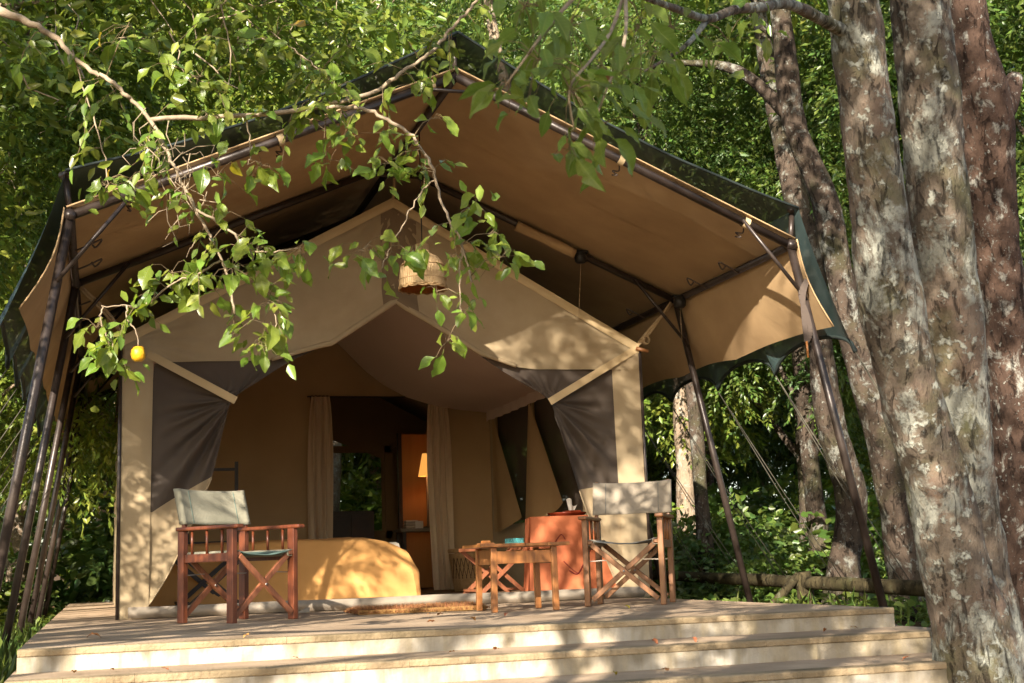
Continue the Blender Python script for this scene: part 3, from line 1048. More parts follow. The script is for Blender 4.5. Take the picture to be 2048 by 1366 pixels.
    # ropes to the frame
    for pts in ([(0.0, -0.03, 3.36), (0.01, -0.05, 3.5), (0, -0.07, RH - 0.03)],
                [(2.15, -0.02, 2.16), (2.25, -0.04, 2.28), (EW - 0.03, -0.07, EH - 0.03)],
                [(2.15, -0.03, 2.15), (2.27, -0.05, 2.27), (EW - 0.05, -0.08, EH - 0.02)],
                [(-2.15, -0.02, 2.16), (-2.3, -0.04, 2.34), (-EW + 0.03, -0.07, EH - 0.03)],
                [(-2.15, -0.03, 2.15), (-2.28, -0.05, 2.35), (-EW + 0.04, -0.08, EH - 0.02)]):
        b = MB()
        b.tube([tuple(q) for q in spline(pts, 8)], 0.013, 7)
        b.build('rope', 'rope', t)
    b = MB()
    for k in range(5):
        a = k * 1.3
        b.tube([(2.22 + 0.03 * math.cos(a + e * 0.9), -0.06 + 0.02 * math.sin(a * 2 + e), 2.20 + 0.035 * math.sin(a + e * 0.9)) for e in range(8)], 0.009, 6)
    b.build('rope_knot', 'rope', t)
    b = MB()
    b.tube([(2.13, -0.05, 2.13), (2.235, -0.07, 2.10)], 0.017, 8)
    b.build('toggle', 'oak', t)
build_tent()

# ------------------------------------------------------------------ things hanging on the frame
def build_hung():
    b = MB()
    a, c = Vector((0, -0.11, RH)), Vector((EW, -0.11, EH))
    p, q = a.lerp(c, 0.42), a.lerp(c, 0.625)
    pts = [p.lerp(q, k / 10) + Vector((0, 0, -0.035 + 0.004 * nz(k))) for k in range(11)]
    b.tube(pts, 0.045, 10, True, 0.12, 2.0, 8)
    o = b.build('rolled_blind', 'fly', None)
    tag(o, 'rolled canvas blind lashed along the second roof pipe', 'blind')
    for (pos, lab, drop, dx) in (((1.63, -0.11, 2.905), 'black box with pull string on the sloping roof pipe beside the rolled blind', 0.52, -0.02),
                             ((2.47, -0.27, 2.50), 'small black box with cord under the eave pipe corner', 0.33, 0.0)):
        t = thing('pull_switch', lab, 'switch box', pos)
        b = MB()
        b.lathe([(0.0, 0.05), (0.035, 0.05), (0.05, 0.035), (0.055, 0.0), (0.05, -0.03), (0.035, -0.045), (0, -0.045)], 14)
        b.build('housing', 'black', t)
        b = MB()
        b.box((0, 0, 0.055), (0.13, 0.05, 0.02))
        b.build('bracket', 'black', t, smooth=False)
        b = MB()
        b.tube([(0, 0, -0.04), (dx * 2, 0.0, -drop)], 0.0022, 5)
        b.lathe([(0.0, 0.015), (0.006, 0), (0.0, -0.015)], 8, (dx * 1.0, 0, -0.04 - drop * 0.45))
        b.build('pull_cord', 'rope', t)
    # strap bundle on the front right pole
    t = thing('strap_bundle', 'dark folded strap hanging from the front pole brace', 'strap', (2.60, -2.18, 2.30))
    b = MB()
    for s in (0, 1):
        pts = spline([(0.02, 0, 0.0), (-0.03 - 0.02 * s, -0.015, -0.12), (-0.04 + 0.03 * s, -0.02, -0.28), (-0.03 + 0.04 * s, -0.01, -0.40), (-0.02, 0, -0.46)], 16)
        for p0, p1 in zip(pts[:-1], pts[1:]):
            b.bar(p0, p1, 0.006, 0.038, (1, 0, 0.1))
    b.build('webbing', 'dstrap', t, smooth=False)
    b = MB()
    b.tube([(-0.02, 0, -0.46), (-0.015, 0, -0.58)], 0.009, 7)
    b.build('wooden_peg', 'pine', t)
    # wicker pendant
    t = thing('pendant_lamp', 'wicker basket pendant lamp hanging on a black cord', 'lamp', (0.01, -1.0, 2.40))
    b = MB()
    n = 36
    b.lathe([(0.182, 0.0), (0.180, 0.05), (0.174, 0.13), (0.168, 0.175), (0.15, 0.215), (0.115, 0.25), (0.065, 0.275), (0.055, 0.29), (0.055, 0.345), (0.048, 0.35)], n)
    b.build('shade', 'wicker', t)
    b = MB()
    b.lathe([(0.176, 0.002), (0.174, 0.05), (0.166, 0.13), (0.14, 0.21), (0.06, 0.268)], n)
    b.build('shade_lining', 'wicker_glow', t)
    b = MB()
    for i, zz in enumerate((0.0, 0.012)):
        b.tube([(0.182 * math.cos(2 * math.pi * k / 60), 0.182 * math.sin(2 * math.pi * k / 60), zz + 0.005 * math.sin(k * math.pi / 2 + i * 1.5)) for k in range(61)], 0.007, 5, False)
    b.build('braided_rim', 'basket', t)
    for zz, r in ((0.07, 0.181), (0.175, 0.171), (0.288, 0.058)):
        b = MB()
        b.tube([(r * math.cos(2 * math.pi * k / 48), r * math.sin(2 * math.pi * k / 48), zz) for k in range(49)], 0.004, 5, False)
        b.build('band', 'basket', t)
    for k in range(30):
        pass
    b = MB()
    b.tube([(0, 0, 0.2), (0, 0, RH - 2.40 - 0.02)], 0.005, 6)
    b.lathe([(0.0, 0.30), (0.02, 0.30), (0.022, 0.22), (0.0, 0.22)], 10)
    b.build('cord', 'black', t)
build_hung()

# ------------------------------------------------------------------ furniture
def director_chair(label, loc, rz, wood, wood2, cloth, cloth2, spindles, tall=0.0):
    t = thing('folding_chair', label, 'chair', loc, rz)
    W, D = 0.27, 0.265
    for sx in (-1, 1):
        for sy in (-1, 1):
            b = MB()
            b.box((sx * W, sy * D * 0.93, 0.305), (0.04, 0.062, 0.61))
            b.build('leg', wood, t, smooth=False, bevel=0.004)
        b = MB()
        b.box((sx * (W + 0.004), -0.025, 0.622), (0.062, 0.62, 0.026))
        b.build('armrest', wood, t, smooth=False, bevel=0.009)
        b = MB()
        b.box((sx * W, 0, 0.425), (0.022, 2 * D * 0.93 - 0.055, 0.055))
        b.build('side_rail', wood, t, smooth=False, bevel=0.003)
        for k in range(spindles):
            yy = -0.15 + 0.30 * k / max(1, spindles - 1)
            b = MB()
            b.tube([(sx * W, yy, 0.45), (sx * W, yy, 0.612)], 0.0095, 10)
            b.build('spindle', wood, t)
        b = MB()
        b.bar((sx * W, D * 0.93 - 0.03, 0.60), (sx * (W - 0.0), D * 0.93 + 0.055, 0.90), 0.03, 0.024, (1, 0, 0))
        b.build('back_post', wood, t, smooth=False, bevel=0.003)
        b = MB()
        b.bar((sx * (W - 0.035), -D - 0.005, 0.445), (sx * (W - 0.035), D, 0.445), 0.032, 0.026)
        b.build('seat_rail', wood2, t, smooth=False, bevel=0.003)
        for sy in (-1, 1):
            b = MB()
            b.bar((sx * (W - 0.02), sy * (D - 0.055), 0.315), (sx * (W - 0.02 - 0.13), sy * (D - 0.055), 0.32), 0.02, 0.006, (0, 0, 1))
            b.build('hinge_strip', 'zinc', t, smooth=False)
    for sy in (-1, 1):
        for sx in (-1, 1):
            y = sy * (D - 0.012) + sx * 0.013
            b = MB()
            b.bar((sx * (W - 0.045), y, 0.432), (-sx * (W - 0.035), y, 0.045), 0.036, 0.024, (0, 1, 0))
            b.build('cross_bar', wood2, t, smooth=False, bevel=0.003)
        b = MB()
        b.tube([(0, sy * (D - 0.012) - 0.032, 0.24), (0, sy * (D - 0.012) + 0.032, 0.24)], 0.008, 10)
        b.build('bolt', 'zinc', t)
    b = MB()
    def seat(u, v):
        x = (-1 + 2 * u) * (W - 0.03)
        y = -D + 2 * D * v
        z = 0.463 - 0.030 * (1 - (2 * u - 1) ** 2) + 0.004 * nz(x * 9, y * 9)
        return (x, y, z)
    b.grid(seat, 20, 14)
    st = b.build('seat', cloth2, t, thick=0.006)
    for sx in (-1, 1):
        b = MB()
        pr = []
        for k in range(14):
            a = 2 * math.pi * k / 14
            pr.append((sx * (W - 0.035) + 0.024 * math.copysign(abs(math.cos(a)) ** 0.6, math.cos(a)), 0.445 + 0.021 * math.copysign(abs(math.sin(a)) ** 0.6, math.sin(a))))
        vs = [(x, y, z) for y in (-D + 0.0, D - 0.01) for (x, z) in pr]
        b.add(vs, [(k, (k + 1) % 14, 14 + (k + 1) % 14, 14 + k) for k in range(14)])
        b.build('seat_sleeve', cloth, st, thick=0.004)
    b = MB()
    def back(u, v):
        x = (-1 + 2 * u) * (W + 0.022)
        z = 0.655 + 0.245 * v - 0.012 * (1 - (2 * u - 1) ** 2) * v + 0.003 * nz(x * 7, v * 4)
        y = D * 0.93 - 0.012 + (z - 0.60) * 0.283 + 0.024 * (1 - (2 * u - 1) ** 4) - 0.05
        return (x, y, z)
    b.grid(back, 24, 10)
    bk = b.build('backrest', cloth, t, thick=0.006)
    for sx in (-1, 1):
        b = MB()
        b.grid(lambda u, v: (lambda p: (p[0], p[1] + 0.052, p[2]))(back(0.5 + sx * (0.5 - 0.16 * u), v)), 4, 8)
        b.grid(lambda u, v: (lambda p: (p[0] + sx * 0.004 * math.sin(math.pi * u), p[1] + 0.052 * u, p[2]))(back(0.5 + sx * 0.5, v)), 4, 8)
        b.build('back_sleeve', cloth, bk, thick=0.004)
        b = MB()
        p0, p1 = back(0.5 + sx * 0.34, 0.03), back(0.5 + sx * 0.34, 0.97)
        b.tube([(p0[0], p0[1] - 0.004, p0[2]), (p1[0], p1[1] - 0.004, p1[2])], 0.0022, 5)
        b.build('seam', cloth2, bk)
    return t
director_chair('red wood folding chair with green canvas in front of left tent flap', (-1.41, -1.37, 0.0), rad(36), 'mahog', 'mahog2', 'seat_g', 'seat_g2', 3)
director_chair('tan wood folding chair with grey canvas beside the orange cloth cube', (1.37, -1.55, 0.0), rad(-31), 'oak', 'oak', 'seat_w', 'seat_w2', 3)

def side_table():
    t = thing('side_table', 'small orange wooden side table between mat and chair', 'table', (0.455, -1.71, 0.0), rad(-3))
    for sx in (-1, 1):
        for sy in (-1, 1):
            b = MB()
            b.bar((sx * 0.215, sy * 0.235, 0), (sx * 0.21, sy * 0.23, 0.43), 0.04, 0.04, (0, 1, 0))
            b.build('leg', 'pine', t, smooth=False, bevel=0.004)
        b = MB()
        b.box((sx * 0.21, 0, 0.365), (0.02, 0.42, 0.10))
        b.build('apron', 'oak', t, smooth=False, bevel=0.003)
        b = MB()
        b.box((0, sx * 0.235, 0.362), (0.38, 0.02, 0.085))
        b.build('apron', 'pine', t, smooth=False, bevel=0.003)
    for k in range(4):
        b = MB()
        b.box((-0.235 + 0.156 * k + 0.0, 0, 0.4435), (0.154, 0.60, 0.022 + 0.001 * (k % 2)))
        b.build('plank', 'pine', t, smooth=False, bevel=0.004)
side_table()
def small_things():
    t = thing('ashtray', 'square teal glass ashtray on the small wooden table', 'ashtray', (0.50, -1.55, 0.455), rad(12))
    b = MB()
    s, h = 0.05, 0.04
    prof = [(s, 0), (s, h), (s * 0.78, h), (s * 0.62, 0.012)]
    vs = []
    for (r, z) in prof:
        vs += [(-r, -r, z), (r, -r, z), (r, r, z), (-r, r, z)]
    fs = [(3, 2, 1, 0)]
    for i in range(3):
        for k in range(4):
            fs.append((i * 4 + k, i * 4 + (k + 1) % 4, (i + 1) * 4 + (k + 1) % 4, (i + 1) * 4 + k))
    fs.append((12, 13, 14, 15))
    b.add(vs, fs)
    b.build('bowl', 'glass', t, smooth=False, bevel=0.004)
    t = thing('coaster', 'little dark wooden coaster block on the table edge', 'coaster', (0.27, -1.62, 0.455), rad(20))
    b = MB()
    b.box((0, 0, 0.006), (0.09, 0.09, 0.012))
    b.build('base', 'oak', t, smooth=False, bevel=0.002)
    b = MB()
    b.box((0.0, 0, 0.02), (0.05, 0.05, 0.016))
    b.build('block', 'pine', t, smooth=False, bevel=0.003)
    # wedge stone by the sill
    b = MB()
    b.add([(-0.05, -0.02, 0), (0.05, -0.02, 0), (0.05, 0.03, 0), (-0.05, 0.03, 0), (0.02, -0.01, 0.035), (0.055, -0.01, 0.04), (0.05, 0.025, 0.04), (0.02, 0.025, 0.035)],
          [(3, 2, 1, 0), (0, 1, 5, 4), (1, 2, 6, 5), (2, 3, 7, 6), (3, 0, 4, 7), (4, 5, 6, 7)])
    o = b.build('door_wedge', 'sill', None, smooth=False, bevel=0.005)
    o.location = (-0.83, -0.35, 0.003)
    tag(o, 'small pale wedge lying on the terrace before the sill', 'wedge')
small_things()

def door_mat():
    t = thing('door_mat', 'shaggy brown coir door mat before the tent sill', 'door mat', (-0.12, -1.1, 0.003), rad(-2))
    b = MB()
    b.grid(lambda u, v: (-0.46 + 0.92 * u, -0.26 + 0.52 * v, 0.03 + 0.006 * nz(u * 6, v * 4)), 20, 12)
    b.grid(lambda u, v: (-0.46 + 0.92 * u, -0.26, 0.03 * v), 20, 1)
    b.build('mat_base', 'coir', t)
    r = np.random.default_rng(5)
    n = 9000
    x = r.uniform(-0.49, 0.49, n)
    y = r.uniform(-0.28, 0.28, n)
    edge = np.minimum(1, np.minimum(0.5 - abs(x), 0.29 - abs(y)) * 14)
    a = r.uniform(0, 2 * math.pi, n)
    h = r.uniform(0.028, 0.065, n) * (0.4 + 0.6 * edge)
    l = r.uniform(0.01, 0.04, n)
    wdt = 0.0022
    P0 = np.c_[x + wdt * np.sin(a), y - wdt * np.cos(a), 0.008 + 0 * x]
    P1 = np.c_[x - wdt * np.sin(a), y + wdt * np.cos(a), 0.008 + 0 * x]
    P2 = np.c_[x + l * np.cos(a), y + l * np.sin(a), h]
    V = np.stack([P0, P1, P2], 1).reshape(-1, 3)
    me = bpy.data.meshes.new('bristles')
    me.from_pydata(V.tolist(), [], np.arange(3 * n).reshape(-1, 3).tolist())
    me.materials.append(M['coir'])
    o = link(bpy.data.objects.new('bristles', me), t)
    o["kind"] = "stuff"
door_mat()

def bed():
    t = thing('bed', 'bed under an ochre cover seen through the tent entrance', 'bed', (-0.75, 1.55, 0.03))
    b = MB()
    X0, X1, Y0, Y1, H = -1.2, 1.06, -0.52, 0.5, 0.55
    def cv(u, v):
        # unrolled cover: v 0..0.42 front drop, .42..1 top ; rounded
        x = X0 + (X1 - X0) * u
        endr = max(0.0, (u - 0.80) / 0.20)
        top = H - 0.03 * (1 - u) - 0.13 * endr ** 2.2 + 0.014 * nz(x * 3, v * 3) + 0.006 * nz(x * 9, v * 9)
        if v < 0.45:
            k = v / 0.45
            z = k * top
            y = Y0 - 0.06 * (1 - k) + 0.045 * math.sin(k * math.pi / 2) ** 6
            y += 0.04 * (1 - k) * nz(x * 3.7, k * 0.8) + 0.02 * (1 - k) * nz(x * 9, k) - 0.012 * math.sin(k * 3.1) + 0.012 * nz((x + k * 0.5) * 6, k * 5) - 0.03 * (1 - k) * abs(nz(x * 5.5 + k * 1.2, 3.3)) - 0.05 * math.exp(-((x - 0.72 + 0.25 * k) / 0.05) ** 2) * (1 - k)
            z += 0.0
            x += 0.06 * endr * (1 - k)
        else:
            k = (v - 0.45) / 0.55
            y = Y0 + 0.045 + (Y1 - Y0 - 0.045) * k
            z = top + 0.022 * math.sin(min(1, k * 5) * math.pi / 2)
        return (x, y, z)
    b.grid(cv, 60, 44)
    # right end drop
    def ed(u, v):
        p = Vector(cv(1, 0.45 + 0.55 * u))
        pb = Vector((X1 + 0.075 + 0.02 * nz(u * 5, 1), p.y - 0.04 + 0.02 * math.sin(u * 9), 0.06))
        q = p.lerp(pb, v)
        q.x += 0.05 * math.sin(v * math.pi) + 0.02 * nz(u * 4, v * 3)
        return q
    b.grid(ed, 20, 14)
    def cn(u, v):
        a = Vector(cv(1, 0.45 * v))
        c = Vector(ed(0, 1 - v))
        q = a.lerp(c, u)
        q.x += 0.03 * math.sin(u * math.pi) * (1 - v)
        return q
    b.grid(cn, 6, 20)
    b.build('cover', 'cover', t)
    b = MB()
    b.box((-0.08, 0.0, 0.39), (2.18, 0.88, 0.24))
    b.build('mattress', 'matt', t, smooth=False, bevel=0.04)
    b = MB()
    b.box((-0.08, 0.0, 0.21), (2.14, 0.86, 0.10))
    for sx in (-1, 1):
        for sy in (-1, 1):
            b.box((-0.08 + sx * 1.0, sy * 0.38, 0.08), (0.07, 0.07, 0.16))
    b.build('bed_frame', 'dwood', t, smooth=False)
bed()

def cloth_cube():
    t = thing('cloth_covered_table', 'cube table draped in a terracotta orange cloth inside the entrance', 'table', (1.66, 0.62, 0.03), rad(-14))
    b = MB()
    h = 0.325
    H = 0.68
    def side(k):
        ang = k * math.pi / 2
        def f(u, v):
            e = -1 + 2 * u
            out = h + 0.02 + (1 - v) * (0.03 + 0.022 * math.sin(e * 7 + k * 2.1)) + 0.012 * nz(e * 3, v * 2, k)
            wd = e * (h + 0.022 + (1 - v) * 0.03)
            x, y = wd, -out
            return (x * math.cos(ang) - y * math.sin(ang), x * math.sin(ang) + y * math.cos(ang), 0.01 + (H - 0.01) * v)
        return f
    for k in range(4):
        b.grid(side(k), 24, 16)
    b.grid(lambda u, v: ((-1 + 2 * u) * (h + 0.022), (-1 + 2 * v) * (h + 0.022), H + 0.004 * math.sin(u * 3.14) * math.sin(v * 3.14)), 8, 8)
    b.build('cloth', 'orange', t)
    b = MB()
    f0 = side(0)
    def line(pts, w=0.006):
        q = spline(pts, 20)
        b.tube([(lambda p: (p[0], p[1] - 0.004, p[2]))(f0(*z)) for z in q], w, 5)
    line([(0.46, 0.30), (0.56, 0.26), (0.66, 0.44), (0.76, 0.62)])
    line([(0.30, 0.66), (0.38, 0.76), (0.43, 0.70)], 0.004)
    line([(0.56, 0.26), (0.50, 0.31), (0.40, 0.42)], 0.004)
    b.build('stitched_line', 'redline', t)
    b = MB()
    b.box((0, 0, H - 0.012), (0.64, 0.64, 0.018))
    for sx in (-1, 1):
        for sy in (-1, 1):
            b.box((sx * 0.29, sy * 0.29, 0.33), (0.05, 0.05, 0.66))
    b.build('table_frame', 'dwood', t, smooth=False)
    ty = thing('lacquer_tray', 'round red lacquer tray on top of the orange cloth', 'tray', (1.66, 0.60, 0.716))
    b = MB()
    b.lathe([(0, 0), (0.15, 0), (0.165, 0.018), (0.172, 0.02), (0.168, 0.026), (0.148, 0.008), (0, 0.008)], 28)
    b.build('dish', 'tray', ty)
    b = MB()
    b.lathe([(0.172, 0.022), (0.178, 0.024), (0.178, 0.03), (0.17, 0.03)], 28)
    b.build('rim', 'tray', ty)
    tb = thing('tissue_box', 'white tissue standing up from a low box on the red tray', 'tissue box', (1.72, 0.64, 0.726), rad(20))
    b = MB()
    b.box((0, 0, 0.02), (0.12, 0.12, 0.04))
    b.build('box', 'tray', tb, smooth=False, bevel=0.004)
    b = MB()
    def ts(u, v):
        return (-0.035 + 0.07 * u + 0.03 * v * (u - 0.3), 0.012 * math.sin(u * 9 + v * 2) * (0.4 + v), 0.04 + 0.10 * v * (0.75 + 0.35 * math.sin(u * 5 + 0.8)))
    b.grid(ts, 14, 10)
    b.build('tissue', 'white', tb)
cloth_cube()

def basket():
    t = thing('laundry_basket', 'tall woven straw basket with dark zigzag beside the curtain', 'basket', (1.62, 3.75, 0.03))
    prof = [(0.0, 0.0), (0.185, 0.0), (0.192, 0.02)]
    z = 0.02
    b = MB()
    pr = []
    nr = 22
    for k in range(nr):
        r0 = 0.192 + 0.05 * k / nr
        pr += [(r0, 0.02 + 0.40 * k / nr), (r0 + 0.008, 0.02 + 0.40 * (k + 0.5) / nr)]
    b.lathe(prof + pr, 36)
    b.build('body', 'basket', t)
    b = MB()
    b.lathe([(0.248, 0.42), (0.256, 0.425), (0.258, 0.45), (0.25, 0.462), (0.10, 0.472), (0, 0.474)], 36)
    b.build('lid', 'basket', t)
    b = MB()
    for k in range(7):
        a0 = rad(-155 + 12 * k)
        for d in (-1, 1):
            pts = []
            for j in range(9):
                q = j / 8
                zz = 0.36 - 0.22 * q
                r = 0.192 + 0.05 * (zz - 0.02) / 0.40 + 0.011
                a = a0 + d * rad(13) * q
                pts.append((r * math.cos(a), r * math.sin(a), zz))
            b.tube(pts, 0.0035, 4)
    b.build('zigzag', 'bdark', t)
basket()

def x_rack(label, loc, rz, wood):
    t = thing('luggage_rack', label, 'luggage rack', loc, rz)
    W, D, H = 0.24, 0.2, 0.42
    for sy in (-1, 1):
        for sx in (-1, 1):
            b = MB()
            b.bar((sx * W, sy * D + sx * 0.014, 0.01), (-sx * W, sy * D + sx * 0.014, H), 0.035, 0.022, (0, 1, 0))
            b.build('leg', wood, t, smooth=False)
    for sx in (-1, 1):
        b = MB()
        b.bar((sx * W, -D - 0.02, H), (sx * W, D + 0.02, H), 0.03, 0.03)
        b.build('rail', wood, t, smooth=False)
        b = MB()
        b.bar((sx * W * 0.9, -D, 0.06), (sx * W * 0.9, D, 0.06), 0.03, 0.02)
        b.build('stretcher', wood, t, smooth=False)
    for yy in (-0.15, -0.05, 0.05, 0.15):
        b = MB()
        b.grid(lambda u, v: (-W + 2 * W * u, yy - 0.02 + 0.04 * v, H + 0.017 - 0.01 * math.sin(math.pi * u)), 8, 1)
        b.build('webbing', 'dstrap', t)
x_rack('dark folding luggage rack inside behind the red wood chair', (-1.45, 0.75, 0.03), rad(10), 'dwood')
x_rack('brown folding luggage rack standing behind the side table', (1.10, 1.05, 0.03), rad(5), 'mahog2')

def clothes_rack():
    t = thing('towel_stand', 'dark upright towel stand against the brown inner wall', 'towel stand', (-1.2, 3.6, 0.03))
    for x in (-0.25, 0.25):
        b = MB()
        b.box((x, 0, 0.72), (0.035, 0.035, 1.44))
        b.build('post', 'dwood', t, smooth=False)
        b = MB()
        b.box((x, 0, 0.02), (0.04, 0.34, 0.04))
        b.build('foot', 'dwood', t, smooth=False)
    for z in (1.36, 1.0, 0.6):
        b = MB()
        b.box((0, 0, z), (0.47, 0.022, 0.03))
        b.build('rail', 'dwood', t, smooth=False)
clothes_rack()

def curtains():
    for (lab, x0, x1, tw) in (('long cream curtain drawn aside at the bed end of the doorway', -0.03, 0.20, -0.02), ('long cream curtain drawn aside next to the straw basket', 1.36, 1.57, 0.03)):
        t = thing('curtain', lab, 'curtain', (x0, 4.5, 0.03))
        b = MB()
        def f(u, v):
            q = math.sin(math.pi * v) ** 0.6
            c = (x1 - x0) / 2
            wv = 0.10 + 0.02 * (1 - v) + 0.035 * q
            x = c + tw * (1 - v) + (u - 0.5) * 2 * wv + 0.008 * math.sin(v * 6 + u * 3)
            y = 0.03 * math.sin(u * 24 + 0.6 * math.sin(v * 4)) * (0.6 + 0.4 * (1 - v)) + 0.012 * math.sin(u * 41 + v * 3)
            return (x, y, 0.01 + 2.24 * v)
        b.grid(f, 72, 30)
        cc = b.build('cloth', 'curtain', t)
        for k in range(5):
            b = MB()
            cx = (x1 - x0) / 2 + (k - 2) * 0.045
            b.tube([(cx + 0.016 * math.cos(a * math.pi / 5), 0.05 - 0.0 + 0.0, 2.255 + 0.016 * math.sin(a * math.pi / 5)) for a in range(11)], 0.003, 5, False)
            b.build('ring', 'black', cc)
curtains()

def bathroom():
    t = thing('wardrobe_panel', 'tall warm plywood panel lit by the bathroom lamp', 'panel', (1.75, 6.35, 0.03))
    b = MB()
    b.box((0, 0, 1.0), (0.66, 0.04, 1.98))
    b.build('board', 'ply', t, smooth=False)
    b = MB()
    b.box((-0.35, -0.005, 1.0), (0.05, 0.06, 2.02))
    b.build('edge_post', 'dwood', t, smooth=False)
    t = thing('table_lamp', 'small lit lamp with pleated amber shade by the plywood panel', 'lamp', (1.68, 6.0, 0.79))
    b = MB()
    n = 40
    prof = [(0.11, 0.66), (0.055, 0.95)]
    vs = []
    for (r, z) in prof:
        for k in range(n):
            a = 2 * math.pi * k / n
            rr = r * (1 + 0.025 * (k % 2))
            vs.append((rr * math.cos(a), rr * math.sin(a), z))
    b.add(vs, [(k, (k + 1) % n, n + (k + 1) % n, n + k) for k in range(n)])
    b.build('lamp_shade', 'lampshade', t, smooth=False)
    b = MB()
    b.lathe([(0.0, 0.0), (0.07, 0.0), (0.07, 0.015), (0.015, 0.03), (0.012, 0.70), (0, 0.70)], 14)
    b.build('stem', 'dwood', t)
    ld = bpy.data.lights.new('bulb_light', 'POINT')
    ld.energy = 1.0
    ld.color = (1.0, 0.55, 0.2)
    ld.shadow_soft_size = 0.03
    lo = bpy.data.objects.new('bulb_light', ld)
    link(lo, t)
    lo.location = (0, 0, 0.78)
    t = thing('washstand', 'slate topped washstand behind the doorway curtain', 'washstand', (1.62, 5.95, 0.03))
    b = MB()
    b.box((0, 0, 0.735), (0.72, 0.46, 0.04))
    b.build('top', 'sill', t, smooth=False, bevel=0.004)
    for sx in (-1, 1):
        for sy in (-1, 1):
            b = MB()
            b.box((sx * 0.30, sy * 0.18, 0.357), (0.04, 0.04, 0.714))
            b.build('leg', 'dwood', t, smooth=False)
    t = thing('folded_towel', 'pale folded towel with pink edge on the washstand', 'towel', (1.42, 5.85, 0.786))
    b = MB()
    for k in range(3):
        b.box((0.0, 0, 0.017 + 0.034 * k), (0.17 - 0.004 * k, 0.16, 0.032))
    b.build('stack', 'towel', t, smooth=False, bevel=0.012)
    b = MB()
    b.box((0.09, -0.085, 0.045), (0.1, 0.004, 0.09))
    b.build('hanging_corner', 'white', t, smooth=False)
    t = thing('low_cabinet', 'dark wooden cabinet below the bathroom window', 'cabinet', (0.78, 6.7, 0.03))
    b = MB()
    b.box((0, 0, 0.51), (0.62, 0.35, 1.02))
    b.build('carcass', 'dwood', t, smooth=False, bevel=0.005)
    for s in (-1, 1):
        b = MB()
        b.box((s * 0.152, -0.183, 0.52), (0.295, 0.014, 0.9))
        b.build('door', 'dwood', t, smooth=False, bevel=0.003)
bathroom()

# ------------------------------------------------------------------ foliage machinery
def leaf_arrays(P, A, Nn, L, Wd, six=True):
    """P base (n,3), A axis, Nn approx normal; L, Wd arrays -> verts, faces"""
    A = A / np.linalg.norm(A, axis=1, keepdims=True)
    S = np.cross(Nn, A)
    S /= np.linalg.norm(S, axis=1, keepdims=True) + 1e-9
    U = np.cross(A, S)
    L = L[:, None]
    Wd = Wd[:, None]
    n = len(P)
    if six:
        V = np.stack([P, P + 0.33 * L * A + 0.5 * Wd * S + 0.10 * Wd * U, P + 0.70 * L * A + 0.36 * Wd * S + 0.02 * L * U,
                      P + L * A - 0.12 * L * U, P + 0.70 * L * A - 0.36 * Wd * S + 0.02 * L * U, P + 0.33 * L * A - 0.5 * Wd * S + 0.10 * Wd * U], 1)
        k = 6
        F = np.array([[0, 1, 2, 3], [0, 3, 4, 5]])
    else:
        V = np.stack([P, P + 0.45 * L * A + 0.5 * Wd * S + 0.1 * Wd * U, P + L * A - 0.1 * L * U, P + 0.45 * L * A - 0.5 * Wd * S + 0.1 * Wd * U], 1)
        k = 4
        F = np.array([[0, 1, 2], [0, 2, 3]])
    faces = (F[None] + (np.arange(n) * k)[:, None, None]).reshape(-1, F.shape[1])
    return V.reshape(-1, 3), faces

def mesh_np(name, V, F, m):
    me = bpy.data.meshes.new(name)
    nf, k = F.shape
    me.vertices.add(len(V))
    me.vertices.foreach_set('co', V.astype(np.float32).ravel())
    me.loops.add(nf * k)
    me.loops.foreach_set('vertex_index', F.astype(np.int32).ravel())
    me.polygons.add(nf)
    me.polygons.foreach_set('loop_start', np.arange(0, nf * k, k, dtype=np.int32))
    me.polygons.foreach_set('loop_total', np.full(nf, k, dtype=np.int32))
    me.materials.append(M[m])
    me.update(calc_edges=True)
    return me

def crown_mesh(name, m, seed, nclump, nspray, nleaf, R, L, ratio=0.45, clump_r=0.55, droop=0.5, six=False, hollow=0.35):
    r = np.random.default_rng(seed)
    d = r.normal(size=(nclump, 3))
    d /= np.linalg.norm(d, axis=1, keepdims=True)
    rr = (hollow + (1 - hollow) * r.random(nclump) ** 0.7)[:, None]
    cl = d * rr * np.array(R)
    C = np.repeat(cl, nspray, 0)
    n = len(C)
    o = r.normal(size=(n, 3)) * clump_r * np.array([0.55, 0.55, 0.36])
    C = C + o
    D = o * 0.8 + 0.35 * C / np.array(R) + r.normal(size=(n, 3)) * 0.35
    D[:, 2] = D[:, 2] * 0.4 - droop * r.random(n)
    D /= np.linalg.norm(D, axis=1, keepdims=True) + 1e-9
    tl = r.uniform(2.2, 4.2, n) * L
    P, A, Nn, LL = [], [], [], []
    for i in range(nleaf):
        t = (i + 0.5) / nleaf
        side = -1 if i % 2 else 1
        up_ = np.array([0, 0, 1.0]) + r.normal(size=(n, 3)) * 0.35
        S = np.cross(D, up_)
        S /= np.linalg.norm(S, axis=1, keepdims=True) + 1e-9
        p = C + D * (t * tl)[:, None]
        p[:, 2] -= 0.3 * (t ** 2) * tl * droop
        P.append(p)
        a = D * (0.35 + 0.6 * t) + S * side * (1 - 0.6 * t) + np.array([0, 0, -0.35 * droop]) + r.normal(size=(n, 3)) * 0.22
        A.append(a)
        Nn.append(np.cross(S, D) * 0.5 + r.normal(size=(n, 3)) * 0.7 + np.array([-0.1, -0.15, 0.25]))
        LL.append(L * r.uniform(0.65, 1.2, n))
    P, A, Nn, LL = np.concatenate(P), np.concatenate(A), np.concatenate(Nn), np.concatenate(LL)
    V, F = leaf_arrays(P, A, Nn, LL, LL * ratio, six)
    return mesh_np(name, V, F, m)

